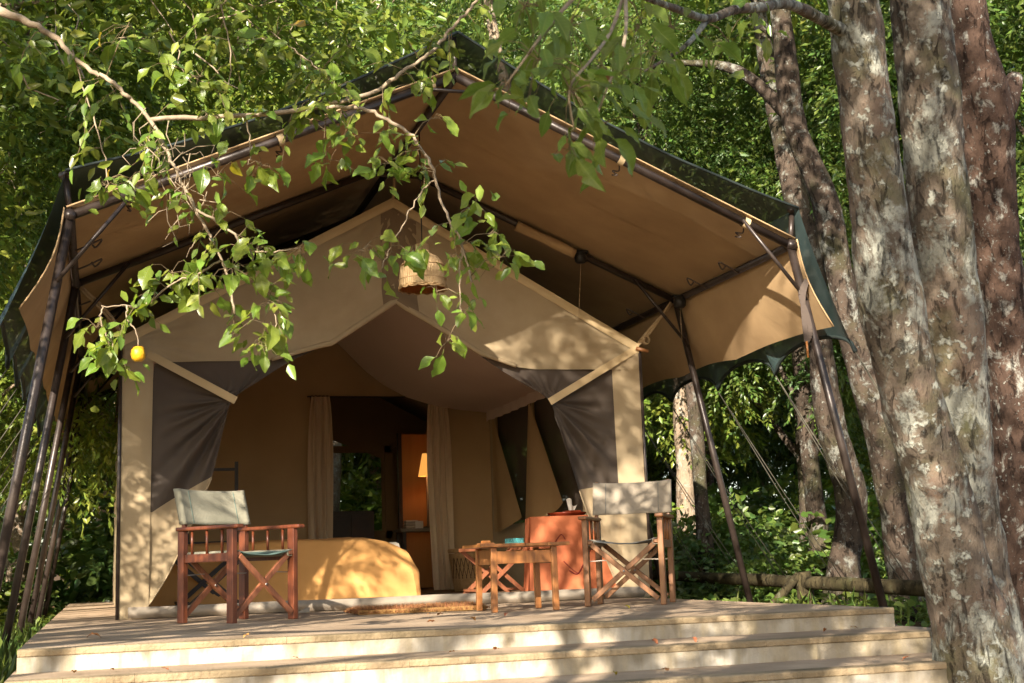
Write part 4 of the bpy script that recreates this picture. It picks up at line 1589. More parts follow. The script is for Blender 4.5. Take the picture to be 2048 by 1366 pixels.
CR = {
    'lime': [crown_mesh('crown', 'leaf_lime', 21 + k, 26, 22, 11, (1.7, 1.7, 1.25), 0.098, 0.42, 0.42, 0.9) for k in range(2)],
    'mid': [crown_mesh('crown', 'leaf_mid', 31 + k, 26, 24, 11, (1.7, 1.7, 1.3), 0.086, 0.42, 0.42, 0.8) for k in range(2)],
    'deep': [crown_mesh('crown', 'leaf_deep', 41 + k, 26, 24, 11, (1.7, 1.7, 1.3), 0.09, 0.42, 0.42, 0.8) for k in range(2)],
    'big': [crown_mesh('crown', 'leaf_lime', 51 + k, 22, 13, 8, (1.3, 1.3, 0.95), 0.15, 0.45, six=True) for k in range(2)],
    'loose': [crown_mesh('crown', 'leaf_lime', 91 + k, 13, 10, 6, (1.3, 1.3, 1.0), 0.12, 0.55, clump_r=0.34, six=True) for k in range(3)],
    'shrub': [crown_mesh('foliage', 'leaf_mid', 61 + k, 16, 13, 8, (0.8, 0.8, 0.62), 0.12, 0.62, 0.3, 0.35, six=True) for k in range(2)],
    'shrubd': [crown_mesh('foliage', 'leaf_deep', 71 + k, 16, 13, 8, (0.8, 0.8, 0.62), 0.12, 0.62, 0.3, 0.35, six=True) for k in range(2)],
    'shrubl': [crown_mesh('foliage', 'leaf_lime', 81 + k, 16, 13, 8, (0.8, 0.8, 0.62), 0.11, 0.62, 0.3, 0.35, six=True) for k in range(2)],
}

def put_crown(kind, loc, sc, parent, name='crown'):
    me = random.choice(CR[kind])
    o = bpy.data.objects.new(name, me)
    link(o, parent)
    o.location = loc
    o.rotation_euler = (random.uniform(-0.3, 0.3), random.uniform(-0.3, 0.3), random.uniform(0, 6.28))
    s = sc if hasattr(sc, '__len__') else (sc, sc, sc * random.uniform(0.85, 1.1))
    o.scale = s
    return o

def tree(label, base, trunk, bark, crowns, limbs=(), group=None, name='forest_tree', n=12, jit=0.16, kids=True):
    """trunk: list of (x,y,z,r) in world; crowns: (kind, loc, scale)"""
    t = thing(name, label, 'tree', base, 0, group)
    sp = spline(trunk, max(10, len(trunk) * (12 if n > 16 else 5)))
    b = MB()
    b.tube([q[:3] for q in sp], [max(0.008, q[3]) for q in sp], n, True, jit, base[0] * 1.7)
    b.build('trunk', bark, t, off=base)
    for lm in limbs:
        sp = spline(lm, max(8, len(lm) * 4))
        b = MB()
        b.tube([q[:3] for q in sp], [max(0.005, q[3]) for q in sp], 8, True, jit, base[1])
        b.build('limb', bark, t, off=base)
    for (kind, loc, sc) in crowns:
        put_crown(kind, (loc[0] - base[0], loc[1] - base[1], loc[2] - base[2]), sc, t)
    return t

def auto_tree(label, x, y, h, r, bark, kind, ncr, sc, lean=(0, 0), group=None, low=0.35, spread=1.5):
    g = gz(x, y)
    base = (x, y, g)
    tr = []
    ph = random.uniform(0, 6)
    for k in range(7):
        q = k / 6
        tr.append((x + lean[0] * q + 0.18 * math.sin(ph + q * 4) * q, y + lean[1] * q + 0.18 * math.cos(ph + q * 5) * q,
                   g - 0.1 + (h + 0.1) * q, r * (1.25 if k == 0 else 1 - 0.72 * q)))
    cr, lm = [], []
    for k in range(ncr):
        q = low + (1.02 - low) * (k + 0.5) / ncr
        a = ph + k * 2.4
        rr = spread * random.uniform(0.5, 1.1) * (1.15 - 0.5 * q)
        cx, cy = x + lean[0] * q + rr * math.cos(a), y + lean[1] * q + rr * math.sin(a)
        cz = g + h * q + 0.35
        cr.append((kind if random.random() < 0.75 else random.choice(['mid', 'deep', 'lime']), (cx, cy, cz), sc * random.uniform(0.8, 1.15)))
        q0 = max(0.2, q - 0.16)
        s0 = (x + lean[0] * q0 + 0.18 * math.sin(ph + q0 * 4) * q0, y + lean[1] * q0 + 0.18 * math.cos(ph + q0 * 5) * q0, g + h * q0)
        lm.append([(*s0, r * 0.38 * (1.1 - q0)), ((s0[0] * 0.45 + cx * 0.55), (s0[1] * 0.45 + cy * 0.55), (s0[2] * 0.4 + cz * 0.6), r * 0.22), (cx, cy, cz, 0.012)])
    return tree(label, base, tr, bark, cr, lm, group)

# ------------------------------------------------------------------ near trees on the right
def near_right():
    base = (1.86, -4.9, -0.46)
    t = thing('twin_trunk_tree', 'thick twin trunk tree with pale lichen patches beside the steps', 'tree', base)
    A = [(0.86, -5.5, 5.6, 0.10), (1.08, -5.36, 3.6, 0.135), (1.17, -5.304, 2.983, 0.149), (1.273, -5.21, 2.257, 0.155), (1.327, -5.143, 1.773, 0.168), (1.417, -5.087, 1.288, 0.178),
         (1.553, -5.045, 0.802, 0.182), (1.666, -4.996, 0.316, 0.19), (1.779, -4.951, -0.145, 0.222), (1.83, -4.93, -0.36, 0.26), (1.85, -4.92, -0.62, 0.33)]
    B = [(1.25, -5.5, 6.0, 0.11), (1.5, -5.33, 4.0, 0.14), (1.6, -5.238, 3.053, 0.157), (1.70, -5.096, 2.057, 0.166), (1.79, -4.99, 1.308, 0.17), (1.85, -4.90, 0.6, 0.17), (1.89, -4.87, 0.0, 0.21), (1.90, -4.86, -0.6, 0.28)]
    for tr, sd in ((A, 1.0), (B, 4.0)):
        sp = spline(tr, 220)
        b = MB()
        b.tube([q[:3] for q in sp], [q[3] * (0.84 if sd < 2 else 0.93) for q in sp], 72, True, 0.15, sd, 4.0)
        b.build('trunk', 'bark_near', t, off=base)
    b = MB()
    sp = spline([(1.62, -5.05, 0.55, 0.10), (1.74, -5.02, 0.2, 0.12), (1.86, -4.97, -0.3, 0.16), (1.9, -4.95, -0.6, 0.2)], 16)
    b.tube([q[:3] for q in sp], [q[3] for q in sp], 16, True, 0.12, 9.0, 4.0)
    b.build('root_flare', 'bark_near', t, off=base)
    # overhanging limb with large soft leaves
    limb = [(1.16, -5.27, 2.82), (0.96, -5.42, 2.79), (0.64, -5.73, 2.7), (0.42, -5.96, 2.61), (0.18, -6.18, 2.48), (-0.06, -6.4, 2.35), (-0.28, -6.63, 2.2), (-0.6, -7.03, 2.04), (-0.93, -7.43, 1.89), (-1.13, -7.67, 1.79)]
    fork = [(-0.28, -6.63, 2.2), (-0.42, -6.77, 2.05), (-0.56, -6.92, 1.93), (-0.72, -7.06, 1.81)]
    tws = [[(-0.93, -7.43, 1.89), (-1.04, -7.58, 1.7), (-1.16, -7.73, 1.55), (-1.24, -7.79, 1.45), (-1.23, -7.78, 1.35)],
           [(-1.13, -7.67, 1.79), (-1.25, -7.72, 1.65), (-1.34, -7.77, 1.53), (-1.39, -7.75, 1.46)],
           [(-0.93, -7.43, 1.89), (-1.04, -7.67, 1.64), (-1.12, -7.73, 1.48), (-1.15, -7.7, 1.39)]]
    def wood(pts, r0, r1, nm):
        sp = spline(pts, len(pts) * 4)
        b = MB()
        b.tube(sp, [r0 + (r1 - r0) * k / (len(sp) - 1) for k in range(len(sp))], 9, True, 0.18, r0 * 90, 12)
        b.build(nm, 'bark_near' if r0 > 0.01 else 'bark_thin', t, off=base)
    wood(limb, 0.032, 0.006, 'limb')
    wood(fork, 0.012, 0.004, 'limb')
    for q in tws:
        wood(q, 0.006, 0.002, 'twig')
    CN = [(-1.2, -7.73, 1.63, 12, 0.11), (-1.31, -7.78, 1.51, 9, 0.07), (-1.23, -7.79, 1.43, 11, 0.07), (-1.11, -7.74, 1.51, 9, 0.06), (-1.15, -7.7, 1.38, 7, 0.05), (-1.38, -7.75, 1.46, 4, 0.04), (-1.24, -7.77, 1.3, 3, 0.03), (-0.9, -7.42, 1.78, 8, 0.08), (-0.59, -7.02, 1.97, 7, 0.08), (-0.22, -6.63, 2.09, 6, 0.07), (-0.69, -7.08, 1.86, 5, 0.06), (0.09, -6.25, 2.42, 5, 0.1), (-1.32, -7.7, 1.68, 8, 0.07)]
    leaves_on(t, [(a_, b_, c_, int(n_ * 1.9), s_ * 1.15) for a_, b_, c_, n_, s_ in CN], base, 'leaf_dark', 0.092, 0.42, 1.1, [limb, fork] + tws, 3)
    for loc, sc in (((0.8, -5.6, 6.4), 1.0), ((1.4, -5.3, 6.6), 1.1)):
        put_crown('loose', (loc[0] - base[0], loc[1] - base[1], loc[2] - base[2]), sc, t)

LEAFM = {}
def leaf_meshes(m, L, ratio):
    key = (m, L, ratio)
    if key in LEAFM:
        return LEAFM[key]
    out = []
    for v in range(6):
        r = random.Random(v * 13 + 1)
        cup, curl, twist = r.uniform(0.08, 0.5), r.uniform(0.0, 0.75), r.uniform(-0.7, 0.7)
        b = MB()
        prof = [0.02, 0.40, 0.74, 0.95, 1.0, 0.90, 0.66, 0.34, 0.0]
        n = len(prof) - 1
        vs = []
        for i, p in enumerate(prof):
            q = i / n
            for s in (-1, -0.5, 0, 0.5, 1):
                wv = p * ratio * L * 0.5 * s * (1 + 0.16 * r.uniform(-1, 1) * abs(s) - (0.35 * abs(s) if (v in (1, 4) and i == 4 + v % 2 and s > 0) else 0))
                z = cup * abs(wv) * 1.6 - curl * L * q * q * 0.55 + twist * wv * q + 0.004 * math.sin(q * 12 + s) * abs(s)
                vs.append((wv, 0.012 + L * q * (1 - 0.1 * curl), z))
        fs = [(i * 5 + k, i * 5 + k + 1, (i + 1) * 5 + k + 1, (i + 1) * 5 + k) for i in range(n) for k in range(4)]
        vs += [(-0.0012, -0.004, 0), (0.0012, -0.004, 0), (0.001, 0.015, 0.001), (-0.001, 0.015, 0.001)]
        k0 = len(vs) - 4
        fs.append((k0, k0 + 1, k0 + 2, k0 + 3))
        b.add(vs, fs)
        o = b.build('leaf', m, None)
        me = o.data
        bpy.data.objects.remove(o)
        out.append(me)
    LEAFM[key] = out
    return out

def leaves_on(t, clusters, base, m, L, ratio, hang, woods, seed):
    r = random.Random(seed)
    meshes = leaf_meshes(m, L, ratio)
    ymesh = leaf_meshes('leaf_yellow', L, ratio)
    dmesh = leaf_meshes('leaf_dead', L, ratio)
    wpts = [Vector(p) for wline in woods for p in spline(wline, len(wline) * 5)]
    for (x, y, z, n, sp) in clusters:
        c = Vector((x, y, z))
        anchor = min(wpts, key=lambda p: (p - c).length)
        tw = MB()
        todo = []
        mid = c + Vector((r.uniform(-1, 1), r.uniform(-1, 1), r.uniform(0, 1))) * sp * 0.3
        if (anchor - c).length > 0.02:
            tw.tube([anchor, anchor.lerp(mid, 0.5) + Vector((0, 0, 0.02)), mid], [0.0026, 0.002, 0.0015], 5)
        for k in range(n):
            p = c + Vector((r.gauss(0, 0.62), r.gauss(0, 0.62), r.gauss(0, 0.55))) * sp
            tw.tube([mid.lerp(c, 0.5), mid.lerp(p, 0.55) + Vector((0, 0, 0.012)), p], [0.0013, 0.001, 0.0008], 4, False)
            q = r.random()
            me = r.choice(meshes if q < 0.978 else (ymesh if q < 0.992 else dmesh))
            o = bpy.data.objects.new('leaf', me)
            COL.objects.link(o)
            todo.append(o)
            o.location = p - Vector(base)
            out = (p - c)
            d = Vector((out.x / (sp + 1e-6) * 0.6 + r.gauss(0, 0.4), out.y / (sp + 1e-6) * 0.6 + r.gauss(0, 0.4), -0.55 * hang + r.gauss(0, 0.35))).normalized()
            nrm = Vector((r.gauss(-0.25, 0.5), r.gauss(-0.75, 0.5), 0.6)).normalized()
            sd = d.cross(nrm)
            if sd.length < 0.05:
                sd = d.cross(Vector((1, 0, 0)))
            sd.normalize()
            nn = sd.cross(d)
            o.rotation_euler = Matrix((sd, d, nn)).transposed().to_euler()
            s = r.uniform(0.55, 1.28)
            if r.random() < 0.25: s *= 0.7
            o.scale = (s, s, s)
        two = tw.build('twig', 'bark_twig', t, off=base)
        for o in todo:
            o.parent = two
near_right()

# ------------------------------------------------------------------ overhanging tree on the left (trunk outside the picture)
def near_left():
    base = (-4.6, -4.2, gz(-4.6, -4.2))
    t = thing('overhanging_tree', 'leafy branch with glossy leaves and a yellow fruit hanging before the tent', 'tree', base)
    BR = {
        'main': [(-4.45, -4.2, 3.75), (-3.8, -4.25, 3.5), (-3.15, -4.3, 3.11), (-2.91, -4.5, 2.94), (-2.78, -4.59, 2.86), (-2.66, -4.61, 2.81), (-2.53, -4.64, 2.73), (-2.46, -4.67, 2.64), (-2.36, -4.72, 2.55), (-2.3, -4.73, 2.52), (-2.24, -4.79, 2.44), (-2.19, -4.79, 2.4), (-2.14, -4.8, 2.34), (-2.08, -4.82, 2.24), (-2.03, -4.85, 2.11), (-1.98, -4.85, 2.01), (-1.93, -4.84, 1.91), (-1.87, -4.84, 1.8), (-1.84, -4.89, 1.72), (-1.79, -4.89, 1.59), (-1.76, -4.87, 1.44)],
        'arm': [(-2.13, -4.8, 2.32), (-1.71, -4.88, 2.34), (-1.42, -4.93, 2.38), (-1.21, -4.95, 2.44), (-1.1, -4.94, 2.5), (-1.0, -4.98, 2.57), (-0.89, -4.98, 2.66), (-0.79, -4.98, 2.77), (-0.72, -5.01, 2.85), (-0.65, -5.0, 2.94), (-0.54, -5.0, 3.1)],
        'drop': [(-1.39, -4.93, 2.38), (-1.22, -4.99, 2.37), (-1.1, -5.01, 2.32), (-1.0, -5.08, 2.23), (-0.97, -5.08, 2.18), (-0.93, -5.13, 2.09), (-0.91, -5.13, 2.02), (-0.87, -5.12, 1.88), (-0.83, -5.16, 1.77), (-0.8, -5.16, 1.7), (-0.78, -5.15, 1.62), (-0.77, -5.19, 1.54)],
        'drop_b': [(-0.8, -5.16, 1.7), (-0.81, -5.14, 1.61), (-0.82, -5.16, 1.46), (-0.81, -5.15, 1.38)],
        'drop_c': [(-0.91, -5.13, 2.02), (-0.96, -5.1, 1.97), (-1.04, -5.11, 1.84), (-1.09, -5.08, 1.74), (-1.16, -5.08, 1.6)],
        'side': [(-1.93, -4.84, 1.91), (-1.79, -4.92, 1.8), (-1.73, -4.93, 1.74), (-1.66, -4.99, 1.69), (-1.51, -5.1, 1.68)],
        'side_b': [(-1.82, -4.89, 1.67), (-1.91, -4.9, 1.61), (-2.02, -4.91, 1.56), (-2.14, -4.91, 1.46), (-2.22, -4.94, 1.45), (-2.31, -4.91, 1.45)],
        'side_c': [(-1.7, -4.93, 1.71), (-1.66, -4.97, 1.54), (-1.61, -4.97, 1.45), (-1.6, -5.01, 1.34), (-1.65, -4.98, 1.26)],
        'stalk': [(-2.21, -4.94, 1.45), (-2.21, -4.93, 1.39), (-2.18, -4.93, 1.35), (-2.16, -4.93, 1.28)],
        'hang': [(-1.90, -4.9, 3.3), (-1.85, -4.99, 2.9), (-1.82, -4.97, 2.76), (-1.79, -4.96, 2.63), (-1.8, -4.92, 2.44), (-1.91, -4.89, 2.48)],
        'hang_b': [(-1.71, -4.88, 2.34), (-1.69, -4.86, 2.19), (-1.7, -4.85, 2.12)],
        'left': [(-2.46, -4.65, 2.65), (-2.36, -4.68, 2.34), (-2.3, -4.71, 2.08), (-2.32, -4.68, 1.98)],
        'low': [(-2.31, -4.91, 1.45), (-2.32, -4.9, 1.39), (-2.27, -4.9, 1.29), (-2.25, -4.88, 1.18)],
        'high': [(-1.26, -4.98, 2.4), (-1.36, -4.92, 2.54), (-1.46, -4.85, 2.66), (-1.6, -4.83, 2.77)],
    }
    RR = {'main': (0.03, 0.006), 'arm': (0.011, 0.006), 'drop': (0.009, 0.004), 'side': (0.006, 0.003), 'side_b': (0.005, 0.002)}
    for k, pts in BR.items():
        r0, r1 = RR.get(k, (0.004, 0.0018))
        rnd = random.Random(len(pts) * 7 + len(k))
        sp = spline(pts, len(pts) * 5)
        sp = [(q[0] + rnd.gauss(0, 0.003), q[1] + rnd.gauss(0, 0.003), q[2] + rnd.gauss(0, 0.003)) for q in sp]
        b = MB()
        rads = []
        for i in range(len(sp)):
            f = i / (len(sp) - 1)
            rads.append(r0 + (r1 - r0) * min(1, f * (2.2 if k == 'main' else 1)) if k == 'main' and f < 0.3 else (0.0135 - 0.0085 * f if k == 'main' else r0 + (r1 - r0) * f))
        b.tube(sp, rads, 8, True, 0.2, r0 * 50, 25)
        b.build('branch' if r0 > 0.005 else 'twig', 'bark_thin', t, off=base)
    # bare dry twigs around the fork
    rnd = random.Random(3)
    b = MB()
    for k in range(34):
        p = Vector(rnd.choice([(-2.1, -4.82, 2.28), (-2.04, -4.85, 2.15), (-1.93, -4.84, 1.93), (-2.0, -4.85, 2.05)])) + Vector((rnd.gauss(0, 0.05), rnd.gauss(0, 0.04), rnd.gauss(0, 0.05)))
        d = Vector((rnd.gauss(0, 0.6), rnd.gauss(0, 0.3), -0.5 + rnd.gauss(0, 0.4))).normalized() * rnd.uniform(0.06, 0.16)
        q = p + d
        b.tube([p, p.lerp(q, 0.5) + Vector((rnd.gauss(0, 0.015), 0, rnd.gauss(0, 0.015))), q, q + Vector((rnd.gauss(0, 0.03), rnd.gauss(0, 0.02), -0.04))], [0.0028, 0.0022, 0.0017, 0.001], 4, False)
    b.build('dry_twigs', 'bark_thin', t, off=base)
    CL = [(-2.04, -4.87, 2.56, 6, 0.08), (-2.3, -4.7, 2.03, 7, 0.09), (-2.22, -4.72, 2.05, 4, 0.08), (-2.37, -4.68, 2.65, 6, 0.1), (-2.21, -4.74, 2.76, 6, 0.11), (-2.64, -4.6, 2.69, 5, 0.11), (-1.84, -4.87, 1.89, 7, 0.09), (-1.65, -4.91, 2.1, 8, 0.09), (-1.85, -4.89, 2.05, 7, 0.09), (-1.76, -4.9, 1.62, 12, 0.13), (-1.63, -5.0, 1.7, 9, 0.09), (-1.5, -5.1, 1.68, 8, 0.08), (-1.62, -4.97, 1.47, 9, 0.08), (-1.65, -4.98, 1.3, 9, 0.08), (-2.28, -4.89, 1.29, 13, 0.09), (-2.34, -4.89, 1.36, 6, 0.07), (-2.24, -4.89, 1.19, 6, 0.06), (-2.03, -4.92, 1.59, 9, 0.09), (-1.91, -4.9, 1.58, 8, 0.08), (-2.1, -4.93, 1.5, 4, 0.05), (-1.28, -4.94, 2.22, 9, 0.1), (-1.36, -4.9, 2.15, 4, 0.07), (-1.1, -5.08, 2.09, 9, 0.08), (-0.95, -5.03, 2.46, 7, 0.07), (-0.89, -5.08, 2.31, 5, 0.07), (-1.24, -5.05, 1.69, 11, 0.09), (-1.11, -5.06, 1.66, 5, 0.07), (-1.02, -5.14, 1.66, 4, 0.06), (-0.84, -5.14, 1.66, 5, 0.05), (-0.72, -5.16, 1.88, 10, 0.08), (-0.7, -5.2, 1.75, 5, 0.07), (-0.64, -5.25, 1.63, 10, 0.08), (-0.8, -5.16, 1.4, 4, 0.05), (-0.88, -5.12, 1.28, 6, 0.05), (-0.92, -5.14, 1.5, 5, 0.05), (-1.38, -4.91, 2.54, 8, 0.11), (-1.55, -4.84, 2.74, 7, 0.13), (-1.25, -4.92, 2.67, 6, 0.11), (-1.03, -5.01, 2.75, 5, 0.09), (-1.87, -4.83, 2.34, 5, 0.09), (-1.47, -4.9, 2.35, 4, 0.09), (-1.91, -4.9, 2.49, 5, 0.07), (-1.81, -4.98, 2.81, 4, 0.09)]
    leaves_on(t, CL, base, 'leaf_near', 0.102, 0.56, 0.9, list(BR.values()), 8)
    # the small leaves of the twig tips, too many and too small to part
    rs = np.random.default_rng(3)
    ws = [q for kk in ('main', 'arm', 'drop', 'side', 'side_b', 'side_c', 'hang', 'high', 'left') for q in spline(BR[kk], 40)[(14 if kk == 'main' else 0):]]
    ctr = np.array([c_[:3] for c_ in CL if not -1.08 < c_[0] < -0.86] * 7)
    P = ctr + rs.normal(size=ctr.shape) * np.array([0.055, 0.055, 0.05])
    A = rs.normal(size=ctr.shape) * 0.7 + np.array([0, 0, -0.5])
    Nn = rs.normal(size=ctr.shape) * 0.6 + np.array([-0.2, -0.7, 0.6])
    Ls = rs.uniform(0.04, 0.085, len(ctr))
    V, F = leaf_arrays(P - np.array(base), A, Nn, Ls, Ls * 0.5, True)
    so_ = link(bpy.data.objects.new('small_leaves', mesh_np('small_leaves', V, F, 'leaf_lime')), t)
    so_["kind"] = "stuff"
    rsp = random.Random(12)
    tw, PP, AA, NN, LL = MB(), [], [], [], []
    picks = []
    for kk, n_, f0 in (('arm', 30, 0.12), ('main', 22, 0.42), ('drop', 14, 0.0), ('high', 12, 0.1), ('hang', 8, 0.2), ('left', 8, 0.2), ('side', 6, 0.2), ('side_b', 6, 0.2), ('side_c', 6, 0.2)):
        sp = spline(BR[kk], 60)
        for _ in range(n_):
            picks.append(Vector(sp[int((f0 + (1 - f0) * rsp.random()) * 60)]))
    for p in picks:
        d = Vector((rsp.gauss(0, 0.6), rsp.gauss(0, 0.5), rsp.gauss(-0.25, 0.55))).normalized()
        ln = rsp.uniform(0.08, 0.24)
        e = p + d * ln + Vector((0, 0, -0.25 * ln))
        m_ = p + d * ln * 0.55 + Vector((0, 0, 0.02 * rsp.random()))
        tw.tube([p, m_, e], [0.0022, 0.0016, 0.001], 4, False)
        nl = rsp.randint(4, 7)
        for j in range(nl):
            f = 0.3 + 0.7 * j / (nl - 1)
            q = p.lerp(m_, f / 0.55) if f < 0.55 else m_.lerp(e, (f - 0.55) / 0.45)
            side = d.cross(Vector((0, 0, 1))) * (1 if j % 2 else -1)
            PP.append(q); AA.append(d * 0.5 + side * (0.8 if j < nl - 1 else 0.1) + Vector((rsp.gauss(0, 0.25), rsp.gauss(0, 0.25), -0.45)))
            NN.append(Vector((rsp.gauss(-0.25, 0.5), rsp.gauss(-0.7, 0.5), 0.7))); LL.append(rsp.uniform(0.04, 0.085))
    LL = np.array(LL)
    V, F = leaf_arrays(np.array(PP) - np.array(base), np.array(AA), np.array(NN), LL, LL * 0.52, True)
    so_ = link(bpy.data.objects.new('spray_leaves', mesh_np('spray_leaves', V, F, 'leaf_lime')), t)
    so_["kind"] = "stuff"
    so_ = tw.build('spray_twigs', 'bark_twig', t, off=base)
    so_["kind"] = "stuff"
    b = MB()
    vs = [(0.0, 0.034), (0.02, 0.031), (0.031, 0.016), (0.033, 0.0), (0.03, -0.017), (0.018, -0.03), (0.0, -0.033)]
    b.lathe(vs, 18)
    b.v = [(x * (0.92 + 0.2 * nz(x * 40, y * 40, z * 40)), y * (1 + 0.08 * nz(x * 40 + 3, y * 40, z * 40)), z) for x, y, z in b.v]
    o = b.build('fruit', 'fruit', t)
    o.location = Vector((-2.163, -4.93, 1.245)) - Vector(base)
    tag(o, 'round yellow fruit at the twig end')
    tr = [(-4.62, -4.2, base[2] - 0.1, 0.2), (-4.6, -4.2, 1.0, 0.15), (-4.5, -4.2, 2.6, 0.13), (-4.45, -4.2, 3.75, 0.12), (-4.7, -4.4, 5.5, 0.09), (-5.0, -4.8, 7.0, 0.05)]
    sp = spline(tr, 30)
    b = MB()
    b.tube([q[:3] for q in sp], [q[3] for q in sp], 16, True, 0.12, 2)
    b.build('trunk', 'bark_pale', t, off=base)
    for loc, sc in (((-5.2, -4.8, 5.8), 0.9), ((-4.2, -5.6, 6.6), 0.9), ((-5.4, -3.6, 7.0), 1.0), ((-4.9, -3.8, 2.6), 0.62), ((-4.3, -5.4, 2.35), 0.55), ((-5.1, -3.0, 2.1), 0.5), ((-4.0, -4.9, 3.4), 0.5), ((-4.4, -6.3, 2.6), 0.45), ((-4.7, -3.3, 2.9), 0.55), ((-3.9, -5.6, 1.9), 0.4), ((-4.6, -4.4, 3.1), 0.5)):
        put_crown('lime' if loc[2] > 5 else 'loose', (loc[0] - base[0], loc[1] - base[1], loc[2] - base[2]), sc, t)
near_left()

# ------------------------------------------------------------------ other trunks one can tell apart
def mid_trees():
    b = (3.30, -3.30, -0.3)
    tree('red brown tree trunk with white lichen dots and knotted base', b,
         [(3.29, -3.3, -0.5, 0.34), (3.30, -3.32, 0.0, 0.27), (3.325, -3.44, 0.611, 0.235), (3.30, -3.53, 1.1, 0.20), (3.215, -3.598, 1.717, 0.16), (3.129, -3.681, 2.35, 0.15), (3.04, -3.79, 3.0, 0.175), (2.97, -3.84, 3.45, 0.14), (2.88, -3.88, 4.1, 0.125), (2.7, -3.9, 6.0, 0.1)],
         'bark_right', [('loose', (2.6, -3.6, 6.6), 1.2), ('loose', (3.8, -3.0, 6.9), 1.2)],
         [[(3.04, -3.79, 3.0, 0.12), (3.22, -3.76, 3.12, 0.09), (3.38, -3.7, 3.35, 0.05)],
          [(3.34, -3.44, 0.65, 0.17), (3.55, -3.4, 0.95, 0.15), (3.85, -3.3, 1.35, 0.12), (4.4, -3.1, 2.6, 0.1), (5.0, -2.9, 4.5, 0.06)]], name='lichen_tree', n=44, jit=0.17)
    b = (4.73, -0.05, gz(4.73, -0.05))
    tree('slender dark leaning trunk with pale lichen behind the front pole', b,
         [(4.76, -0.04, -0.25, 0.30), (4.727, -0.048, 0.0, 0.22), (4.62, -0.1, 0.4, 0.195), (4.542, -0.13, 0.765, 0.16), (4.333, -0.221, 1.662, 0.148), (4.082, -0.298, 2.56, 0.132), (3.895, -0.395, 3.456, 0.117), (3.625, -0.429, 4.132, 0.108), (3.503, -0.546, 5.026, 0.095), (3.4, -0.6, 6.5, 0.08)],
         'bark_dark', [('loose', (3.2, -0.3, 6.8), 1.2), ('mid', (4.2, 0.6, 7.4), 0.9)],
         [[(3.60, -0.44, 4.2, 0.07), (3.2, -0.2, 4.7, 0.05), (2.7, 0.2, 4.9, 0.02)]], name='leaning_tree', n=30, jit=0.15)
    b = (4.93, 1.5, gz(4.93, 1.5))
    tree('crooked mossy trunk standing behind the log rail', b,
         [(4.93, 1.5, -0.3, 0.27), (4.922, 1.445, 0.186, 0.165), (4.98, 1.33, 0.835, 0.15), (4.76, 1.25, 1.592, 0.145), (4.644, 1.148, 2.397, 0.125), (4.55, 1.1, 3.4, 0.13), (4.4, 1.3, 5.0, 0.1), (4.3, 1.4, 6.6, 0.07)],
         'bark_dark', [('loose', (4.4, 1.6, 6.6), 1.2), ('mid', (5.4, 2.6, 7.0), 0.9)], [], name='crooked_tree', n=20, jit=0.16)
    b = (3.9, 6.8, gz(3.9, 6.8))
    tree('forked pale trunk rising behind the right roof slope', b,
         [(4.5, 6.8, -0.2, 0.2), (4.4, 6.8, 2.0, 0.17), (4.1, 6.8, 3.9, 0.15), (3.75, 6.8, 4.9, 0.14), (3.55, 6.8, 5.8, 0.11), (3.1, 6.9, 7.6, 0.08), (2.9, 7.0, 9.5, 0.05)],
         'bark_pale', [('mid', (2.9, 7.3, 9.4), 1.2), ('mid', (4.6, 7.6, 8.6), 1.3), ('deep', (3.6, 8.0, 6.8), 0.8)],
         [[(3.75, 6.8, 4.9, 0.10), (3.2, 6.7, 5.3, 0.08), (2.3, 6.6, 5.9, 0.05), (1.2, 6.8, 6.4, 0.02)], [(4.25, 6.8, 3.0, 0.13), (4.5, 6.9, 4.6, 0.11), (4.6, 7.0, 6.8, 0.08), (4.9, 7.2, 8.6, 0.04)]], name='forked_tree', n=14)
    for (x, y, h, r, bark, lab) in ((5.4, 6.2, 8, 0.16, 'bark_pale', 'pale pinkish trunk in sun between the arched net rim and the rail'),
                                    (4.7, 4.2, 7, 0.11, 'bark_dark', 'thin dark trunk rising just beyond the far log rail post'),
                                    (-3.7, 3.6, 8, 0.14, 'bark_pale', 'pale mottled trunk behind the row of left tent poles'),
                                    (-3.45, 1.6, 7, 0.07, 'bark_pale', 'thin pale trunk close beside the left tent poles')):
        auto_tree(lab, x, y, h, r, bark, 'mid', 5, 0.8, (random.uniform(-0.5, 0.3), 0.2), None, 0.55, 1.3)
mid_trees()

